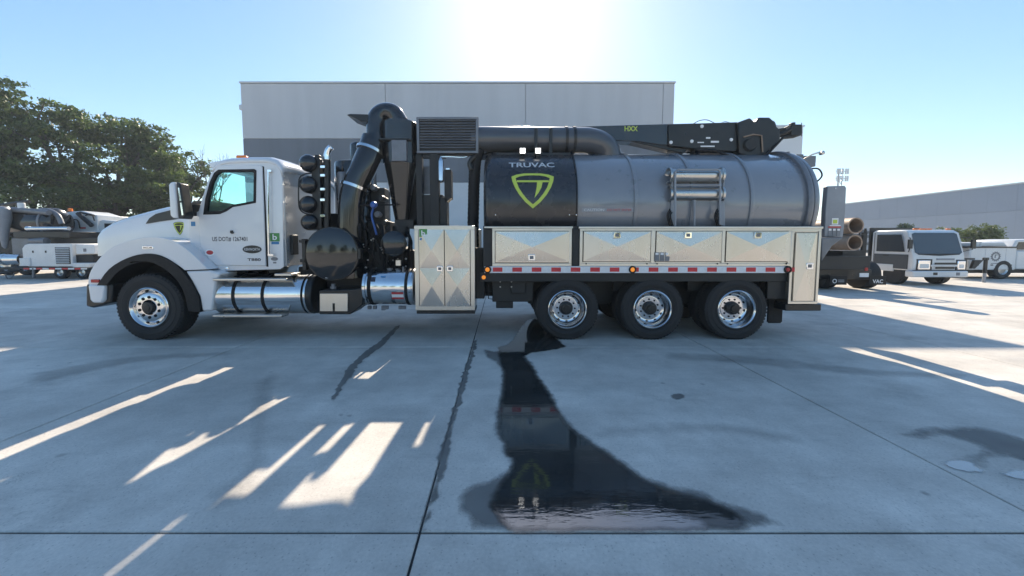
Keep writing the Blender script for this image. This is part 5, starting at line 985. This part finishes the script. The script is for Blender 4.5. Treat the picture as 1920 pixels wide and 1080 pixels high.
# ============================================================ PARKED VEHICLES, RIGHT
def cabover():
    Y = 14.0; r = empty('stake_truck', (P(1763, 520, Y).x, Y, 0), world=True); tag(r, 'white cab-over truck with dark stake bed facing the camera', 'truck')
    a, b = P(1714, 470, Y).x, P(1812, 470, Y).x
    # cab: lofted rings from the front face backwards
    def ringz(y, x0, x1, z0, z1, rr=.10):
        pts = []
        for cx, cz, s0 in ((x0 + rr, z0 + rr, 180), (x1 - rr, z0 + rr, 270), (x1 - rr, z1 - rr, 0), (x0 + rr, z1 - rr, 90)):
            for q in (0, 30, 60, 90): t = R(s0 + q); pts.append((cx + rr * math.cos(t), y, cz + rr * math.sin(t)))
        return pts
    zb, zt = P(0, 508, Y).z, P(0, 430, Y).z; m = MB(); secs = [ringz(Y + .05, a + .06, b - .06, zb, zt - .55, .06), ringz(Y, a + .03, b - .03, zb, zt - .60, .06)]
    n = 16; pr = [(Y + .0, zt - .78), (Y + .02, zt - .70)]
    prof = [(Y + .02, zb), (Y, zb + .35), (Y + .04, zt - .95), (Y + .26, zt - .12), (Y + .38, zt - .02), (Y + .6, zt), (Y + 1.55, zt), (Y + 1.62, zt - .06), (Y + 1.62, zb)]
    v0 = [(a + (.06 if i in (4, 5, 6) else .0), y, z) for i, (y, z) in enumerate(prof)]; v1 = [(b - (.06 if i in (4, 5, 6) else .0), y, z) for i, (y, z) in enumerate(prof)]; k = len(prof)
    m.add(v0 + v1, [tuple(range(k)), tuple(range(2 * k - 1, k - 1, -1))] + [(i, (i + 1) % k, (i + 1) % k + k, i + k) for i in range(k)]); cabx = m.build('cab', 'white_body', r, bevel=.10, seg=4)
    def face(u, v, off=.012):          # u across, v up the sloping screen
        y = Y + .04 + .22 * v; z = zt - .95 + .83 * v; return (a + (b - a) * u, y - off, z)
    m = MB(); m.add([face(.045, .10), (face(.11, .0)), face(.5, -.05), face(.89, .0), face(.955, .10), face(.935, .95), face(.88, 1.0), face(.12, 1.0), face(.065, .95)], [tuple(range(9))]); m.build('windscreen', 'screen', r)
    m = MB(); m.tube([face(.47, -.02, .03), face(.1, .04, .03)], .012, 5); m.tube([face(.52, -.02, .03), face(.88, .04, .03)], .012, 5); m.build('wipers', 'black_rubber', r)
    MB().pbox(1712, 508, 1816, 520, Y - .12, .3).build('bumper', 'white_body', r, bevel=.04); MB().pbox(1750, 511, 1758, 516, Y - .125, .02).build('tow_hatch', 'black_satin', r); MB().pbox(1793, 511, 1800, 516.5, Y - .125, .02).build('fog_lamp', 'grey_metal', r)
    for (c, d, e, f) in ((1722, 488, 1745, 506), (1796, 489, 1811, 506)): h = MB().pbox(c, d, e, f, Y - .03, .08).build('headlamp', 'chrome', r, bevel=.02); MB().pbox(c + 3, d + 7, e - 3, f - 3, Y - .036, .02).build('lamp_lens', 'white_body', h, bevel=.005)
    m = MB(); m.pbox(1754, 492.5, 1793, 496, Y - .025, .04); m.build('grille_slot', 'black_satin', r); MB().pbox(1756, 500.5, 1790, 504, Y - .025, .04).build('grille_slot', 'black_satin', r); MB().pbox(1746, 496.5, 1796, 500, Y - .035, .05).build('grille_bar', 'white_body', r, bevel=.01)
    for (c, d, e, f) in ((1719, 486, 1748, 507.5), (1793, 487, 1813, 507.5)): MB().pbox(c, d, e, f, Y - .012, .05).build('lamp_surround', 'black_satin', r, bevel=.01)
    MB().pbox(1757, 484.5, 1790, 488, Y - .01, .03).build('nose_badge', 'plate_grey', r); MB().pbox(1716, 506.6, 1813, 508, Y - .06, .1).build('bumper_gap', 'black_rubber', r); MB().pbox(1726, 476, 1800, 476.8, Y - .004, .02).build('hood_seam', 'black_rubber', r)
    # near side: white cab's door coloured dark to stand for shade, with dark window
    x = a - .012
    def sidep(pts, name, mt, th=.01): m = MB(); k = len(pts); m.add([(x, Y + y, z) for y, z in pts] + [(x + th, Y + y, z) for y, z in pts], [tuple(range(k)), tuple(range(2 * k - 1, k - 1, -1))] + [(i, (i + 1) % k, (i + 1) % k + k, i + k) for i in range(k)]); return m.build(name, mt, r)
    x = a - .014; sidep([(.32, zt - .85), (.48, zt - .18), (1.4, zt - .18), (1.4, zt - .85)], 'side_window', 'black_paint', .012); x = a - .008; sidep([(.2, zb + .05), (.2, zt - .95), (1.48, zt - .95), (1.48, zb + .05)], 'door', 'shaded_door', .006); x = a - .0095; sidep([(1.49, zb + .05), (1.49, zt - .1), (1.51, zt - .1), (1.51, zb + .05)], 'door_seam', 'black_rubber', .004); sidep([(.18, zb + .05), (.18, zt - .95), (.2, zt - .95), (.2, zb + .05)], 'door_seam', 'black_rubber', .004); x = a - .03; sidep([(.9, zt - 1.02), (.9, zt - .98), (1.1, zt - .98), (1.1, zt - 1.02)], 'door_handle', 'black_satin', .02)
    for s_, xx in ((-1, a), (1, b)): m = MB(); m.tube([(xx, Y + .2, zt - .3), (xx + s_ * .2, Y - .02, zt - .32), (xx + s_ * .2, Y - .02, zt - .75), (xx, Y + .2, zt - .85)], .015, 6); m.box(xx + s_ * .2 - .07, xx + s_ * .2 + .07, Y - .06, Y + .0, zt - .72, zt - .38); m.build('mirror', 'black_satin', r)
    for u in (.3, .42, .5, .58, .95): MB().box(a + (b - a) * u - .06, a + (b - a) * u + .06, Y + .5, Y + .6, zt, zt + .05).build('roof_marker', 'orange_lamp', r, bevel=.01)
    # stake bed
    MB().box(a - .12, b + .12, Y + 1.75, Y + 6.2, .82, .98).build('bed_deck', 'black_frame', r, bevel=.01); MB().box(a - .05, b + .05, Y + 1.66, Y + 1.72, .98, zt + .12).build('headboard', 'black_satin', r, bevel=.01)
    for sx in (a - .12, b + .09):
        for k in range(6): yy = Y + 1.8 + k * .85; MB().box(sx, sx + .04, yy, yy + .07, .98, zt + .1).build('stake_post', 'black_frame', r)
        for zz in (1.15, 1.5, 1.85, zt - .08): MB().box(sx + .042, sx + .062, Y + 1.8, Y + 6.15, zz, zz + .13).build('stake_board', 'grey_metal', r)
    for yy, zz in ((2.1, 1.85), (2.2, 1.5), (2.3, 1.2)): MB().box(a - .135, a - .122, Y + yy, Y + yy + .22, zz, zz + .26).build('notice', 'white_sticker', r)
    MB().box(a + .3, b - .3, Y + .6, Y + 6.0, .55, .8).build('chassis', 'black_frame', r); MB().box(a - .1, a + .3, Y + 2.2, Y + 3.6, .42, .80).build('tool_box', 'black_satin', r, bevel=.02); MB().box(a - .02, a + .2, Y + .7, Y + 1.5, .5, .78).build('step', 'white_body', r, bevel=.03)
    for yy in (.75, 4.8):
        for xx, wd in ((a + .02, .28), (b - .30, .28)): MB().lathe([(0, 0), (.24, .02), (.36, 0), (.40, .04), (.40, wd - .04), (.36, wd), (0, wd)], (xx, Y + yy, .395), 'X', 28).build('wheel', 'tyre', r)
    m = MB(); m.tube(bez([(a - .1, Y + 3.4, 2.2), (a - .1, Y + 3.4, 2.75), (a - .02, Y + 3.4, 2.95), (a + .12, Y + 3.4, 2.98)], 5), .02, 6); m.build('lamp_pole', 'grey_metal', r)
    return r
def rear_truck():
    Y = 12.6; r = empty('pipe_truck', (P(1590, 530, Y).x, Y, 0), world=True); tag(r, 'rear of a dark truck carrying two big pipes, right of the hydrovac tail', 'truck')
    a, b = P(1500, 470, Y).x, P(1632, 470, Y).x
    MB().box(a, b, Y, Y + 4.5, P(0, 505, Y).z, P(0, 482, Y).z).build('deck', 'black_frame', r, bevel=.02); MB().pbox(1500, 505, 1634, 524, Y + .3, .1).build('rear_panel', 'black_satin', r, bevel=.02); MB().pbox(1505, 480, 1632, 506, Y - .06, .08).build('tail_beam', 'black_frame', r, bevel=.02)
    MB().box(a, b - .1, Y + 3.2, Y + 4.5, .9, P(0, 440, Y + 3).z).build('headboard', 'black_satin', r, bevel=.02); MB().pbox(1612, 512, 1629, 519.5, Y - .07, .01).build('licence_plate', 'white_sticker', r); MB().pbox(1622, 502, 1628, 508, Y - .08, .03).build('tail_lamp', 'red_lens', r, bevel=.01)
    m = MB()
    for px in (1540, 1622): m.pbox(px - 4, 436, px + 3, 482, Y + .5, .08)
    m.build('rack_post', 'black_frame', r)
    for px, t in ((1574, ''), (1648, 'VAC')):
        f = MB().pbox(px - 18, 517, px + 14, 534, Y + .1, .02).build('mud_flap', 'black_rubber', r); 
        if t: lettering('lettering', t, px - 12, 524, px + 8, 531, Y + .094, 'white_sticker', f, bold=.02)
        else:
            MB().lathe([(.05, 0), (.075, 0)], P(px - 9, 527, Y + .094), 'Y', 16).build('flap_emblem', 'white_sticker', f, fix=False)
            for k in range(2): MB().pbox(px - 3, 524.5 + k * 3, px + 9, 526 + k * 3, Y + .094, .004).build('flap_mark', 'plate_grey', f)
    for px in (1555, 1632): c = P(px, 510, Y + .4); MB().lathe([(0, -.15), (.3, -.14), (.48, -.12), (.5, -.08), (.5, .3), (.3, .34), (0, .34)], (c.x, Y + .8, .495), 'X', 30).build('wheel', 'tyre', r)
    for (px, py, lab, rr) in ((1605, 423, 'upper of the two steel pipes on the dark truck', 15), (1603, 455, 'lower of the two steel pipes on the dark truck', 14.5)):
        c = P(px, py, Y - .6); R_ = rr / F * (Y - .6); m = MB(); m.lathe([(R_, 0), (R_, 4.2), (R_ * .84, 4.2), (R_ * .84, 0), (R_, 0)], c, 'Y', 40); o = m.build('steel_pipe', 'pipe_rust', angle=40); tag(o, lab, 'pipe', 'steel pipes on the dark truck')
        MB().lathe([(R_ * .835, 4.15), (0, 4.15)], c, 'Y', 30).build('end_cap', 'pipe_inside', o); bpy.data.objects[o.name]
    MB().pbox(1583, 439, 1622, 441, Y + .4, .1).build('pipe_rest', 'black_frame', r); MB().pbox(1580, 470, 1622, 481, Y + .3, 2.5).build('pipe_cradle', 'black_frame', r)
def service_truck():
    Y = 16.6; r = empty('service_truck', (P(1890, 510, Y).x, Y, 0), world=True); tag(r, 'white utility-body truck with round grey emblem at the right edge', 'truck')
    MB().pbox(1817, 464, 1905, 506, Y, 1.9).build('utility_body', 'white_body', r, bevel=.03); MB().pbox(1814, 462.5, 1907, 465, Y - .02, 1.95).build('top_rail', 'black_satin', r); MB().ngon_prism(poly([(1842, 455), (1900, 454), (1907, 462), (1842, 462)], Y), Y + .3, Y + 1.6).build('cargo_cover', 'white_body', r, bevel=.03)
    for px in (1824, 1830, 1836): can('bottle', px, 453, px + 5, 463, Y + .3, 'white_body', r, .02, 12)
    for a, b in ((1820, 1846), (1847, 1885), (1886, 1903)): MB().pbox(a, 467, b - 1, 503 if a != 1886 else 500, Y - .012, .02).build('locker_door', 'white_body', r, bevel=.006)
    for px in (1833, 1860, 1895): MB().pbox(px - 2.5, 496, px + 2.5, 498, Y - .02, .02).build('locker_handle', 'black_satin', r)
    c = P(1867, 481, Y - .016); m = MB(); m.lathe([(.13, 0), (.20, 0)], c, 'Y', 28); 
    for k in range(14): t = k * 6.283 / 14; m.add([(c.x + .19 * math.cos(t - .1), c.y, c.z + .19 * math.sin(t - .1)), (c.x + .23 * math.cos(t - .07), c.y, c.z + .23 * math.sin(t - .07)), (c.x + .23 * math.cos(t + .07), c.y, c.z + .23 * math.sin(t + .07)), (c.x + .19 * math.cos(t + .1), c.y, c.z + .19 * math.sin(t + .1))], [(0, 1, 2, 3)])
    m.add([(c.x - .05, c.y, c.z - .07), (c.x + .0, c.y, c.z - .07), (c.x + .0, c.y, c.z + .05), (c.x + .07, c.y, c.z + .05), (c.x + .07, c.y, c.z + .09), (c.x - .05, c.y, c.z + .09)], [tuple(range(6))]); m.build('emblem', 'grey_metal', r, fix=False, smooth=False)
    MB().pbox(1858, 493.2, 1877, 494.6, Y - .016, .004).build('emblem_line', 'grey_metal', r)
    MB().pbox(1905.5, 470, 1940, 505, Y + .05, 1.8).build('cab', 'white_body', r, bevel=.05); MB().ngon_prism(poly([(1903, 470), (1914, 450), (1950, 448), (1950, 470)], Y), Y + .12, Y + 1.7).build('cab_top', 'white_body', r, bevel=.05); MB().ngon_prism(poly([(1910, 468), (1917, 454), (1945, 453), (1945, 468)], Y), Y + .1, Y + .13).build('cab_window', 'black_paint', r); MB().pbox(1940, 478, 1990, 506, Y + .1, 1.7).build('hood', 'white_body', r, bevel=.06)
    MB().pbox(1812, 500, 1985, 512, Y + .3, 1.3).build('chassis', 'black_frame', r); MB().pbox(1806, 484, 1828, 487, Y - .4, 1.6).build('rear_platform', 'black_frame', r); m = MB(); m.prism(poly([(1812, 487), (1828, 487), (1812, 503), (1806, 503)], Y), Y - .3, Y - .2); m.build('platform_bracket', 'black_frame', r)
    for px in (1881, 1965): simple_wheel(r, px, 510, 18, Y - .02, .3)
    return r
ct = cabover(); rear_truck(); sv = service_truck()
def bollard():
    Y = 15.2; c = P(1850, 470, Y); r = empty('bollard', (c.x, Y, 0), world=True); tag(r, 'slim post with dark top standing before the utility-body truck', 'post')
    zt = P(0, 486, Y).z; zm = P(0, 512, Y).z; MB().tube([(c.x, Y, 0), (c.x, Y, zm)], .055, 12).build('post_base', 'plate_grey', r); MB().tube([(c.x, Y, zm), (c.x, Y, zt)], .06, 12).build('post', 'black_satin', r); MB().pbox(1845, 483, 1855, 488, Y - .03, .06).build('post_cap', 'black_satin', r, bevel=.01)
bollard()
# vehicles parked behind the photographer, seen as reflections in the drum, tank and toolboxes
for k, (src, x, y, rz, lab) in enumerate(((ct, -9.5, -19, math.pi, 'white cab-over mirrored at left in the black drum'), (sv, -3.5, -20, 0, 'white utility truck mirrored in the middle of the black drum'), (sv, 7, -20, 0, 'white utility truck mirrored in the stainless toolboxes'), (ct, 14, -19, math.pi, 'white cab-over mirrored in the grey tank'))):
    o = copy_tree(src); o.location = (x, y, 0); o.rotation_euler.z = rz; tag(o, lab, 'truck', 'vehicles behind the photographer')

# ------------------------------------------------------------ one object per piece where the pieces can be told apart
SPLIT = ('wheel_guard', 'tank_fittings', 'axles', 'drum_bracket', 'windscreen_pillar', 'rack_clamps', 'cooler_stand', 'bracket_and_light_stop', 'lamp_bracket', 'top_rail', 'door_post', 'mirror_glass', 'pump_housing', 'hydraulic_hoses', 'boom_hoses', 'boom_labels', 'body_skirt', 'valve_box', 'rack_post', 'wipers', 'cyclone_outlet', 'tail_bracket', 'rack_straps', 'boom_rest', 'grab_rail', 'suspension', 'bottle_rack', 'boom_head', 'mud_flap', 'hydraulic_line', 'crane_arm', 'hydraulic_hose', 'tail_hook', 'blue_valve', 'wall_lamp', 'mirror', 'antenna_bracket')
SMALL = ('rivets', 'lug_nuts', 'hand_holes', 'bolts', 'drain_holes', 'hose_fittings', 'shroud_bolts')
SING = {'axles': 'axle', 'rack_clamps': 'rack_clamp', 'hydraulic_hoses': 'hydraulic_hose', 'boom_hoses': 'boom_hose', 'boom_labels': 'boom_label', 'rack_straps': 'rack_strap', 'tank_fittings': 'tank_fitting', 'wipers': 'wiper'}
for o in [q for q in bpy.data.objects if q.type == 'MESH']:
    base = o.name.split('.')[0]
    if base in SMALL: o['kind'] = 'stuff'
    if base not in SPLIT: continue
    me = o.data; n = len(me.vertices); par = list(range(n))
    def find(i):
        while par[i] != i: par[i] = par[par[i]]; i = par[i]
        return i
    for e in me.edges:
        a, b = find(e.vertices[0]), find(e.vertices[1])
        if a != b: par[a] = b
    comp = {}
    for p in me.polygons: comp.setdefault(find(p.vertices[0]), []).append(p)
    if len(comp) < 2: continue
    for ps in comp.values():
        vs = sorted({v for p in ps for v in p.vertices}); mp = {v: k for k, v in enumerate(vs)}
        q = bpy.data.meshes.new(SING.get(base, base)); q.from_pydata([me.vertices[v].co for v in vs], [], [tuple(mp[v] for v in p.vertices) for p in ps])
        for mt in me.materials: q.materials.append(mt)
        q.shade_smooth(); q.set_sharp_from_angle(angle=R(40)); q.update()
        c = o.copy(); c.data = q; c.name = SING.get(base, base); COL.objects.link(c)
    bpy.data.objects.remove(o)


# ------------------------------------------------------------ thin morning haze
hz_ = MB().box(-75, 90, -60, 125, -1.2, 27).build('haze', 'white_body', smooth=False); hz_['kind'] = 'stuff'; hz_['label'] = 'thin bright morning haze over the whole lot'; hz_['category'] = 'haze'
hm = bpy.data.materials.new('haze'); hm.use_nodes = True; hn = hm.node_tree.nodes; hn.remove(hn['Principled BSDF']); hv = hn.new('ShaderNodeVolumePrincipled')
hv.inputs['Color'].default_value = (.80, .90, 1, 1); hv.inputs['Density'].default_value = .0010; hv.inputs['Anisotropy'].default_value = .3
hm.node_tree.links.new(hv.outputs[0], hn['Material Output'].inputs['Volume']); hz_.data.materials.clear(); hz_.data.materials.append(hm)
S.cycles.volume_bounces = 0
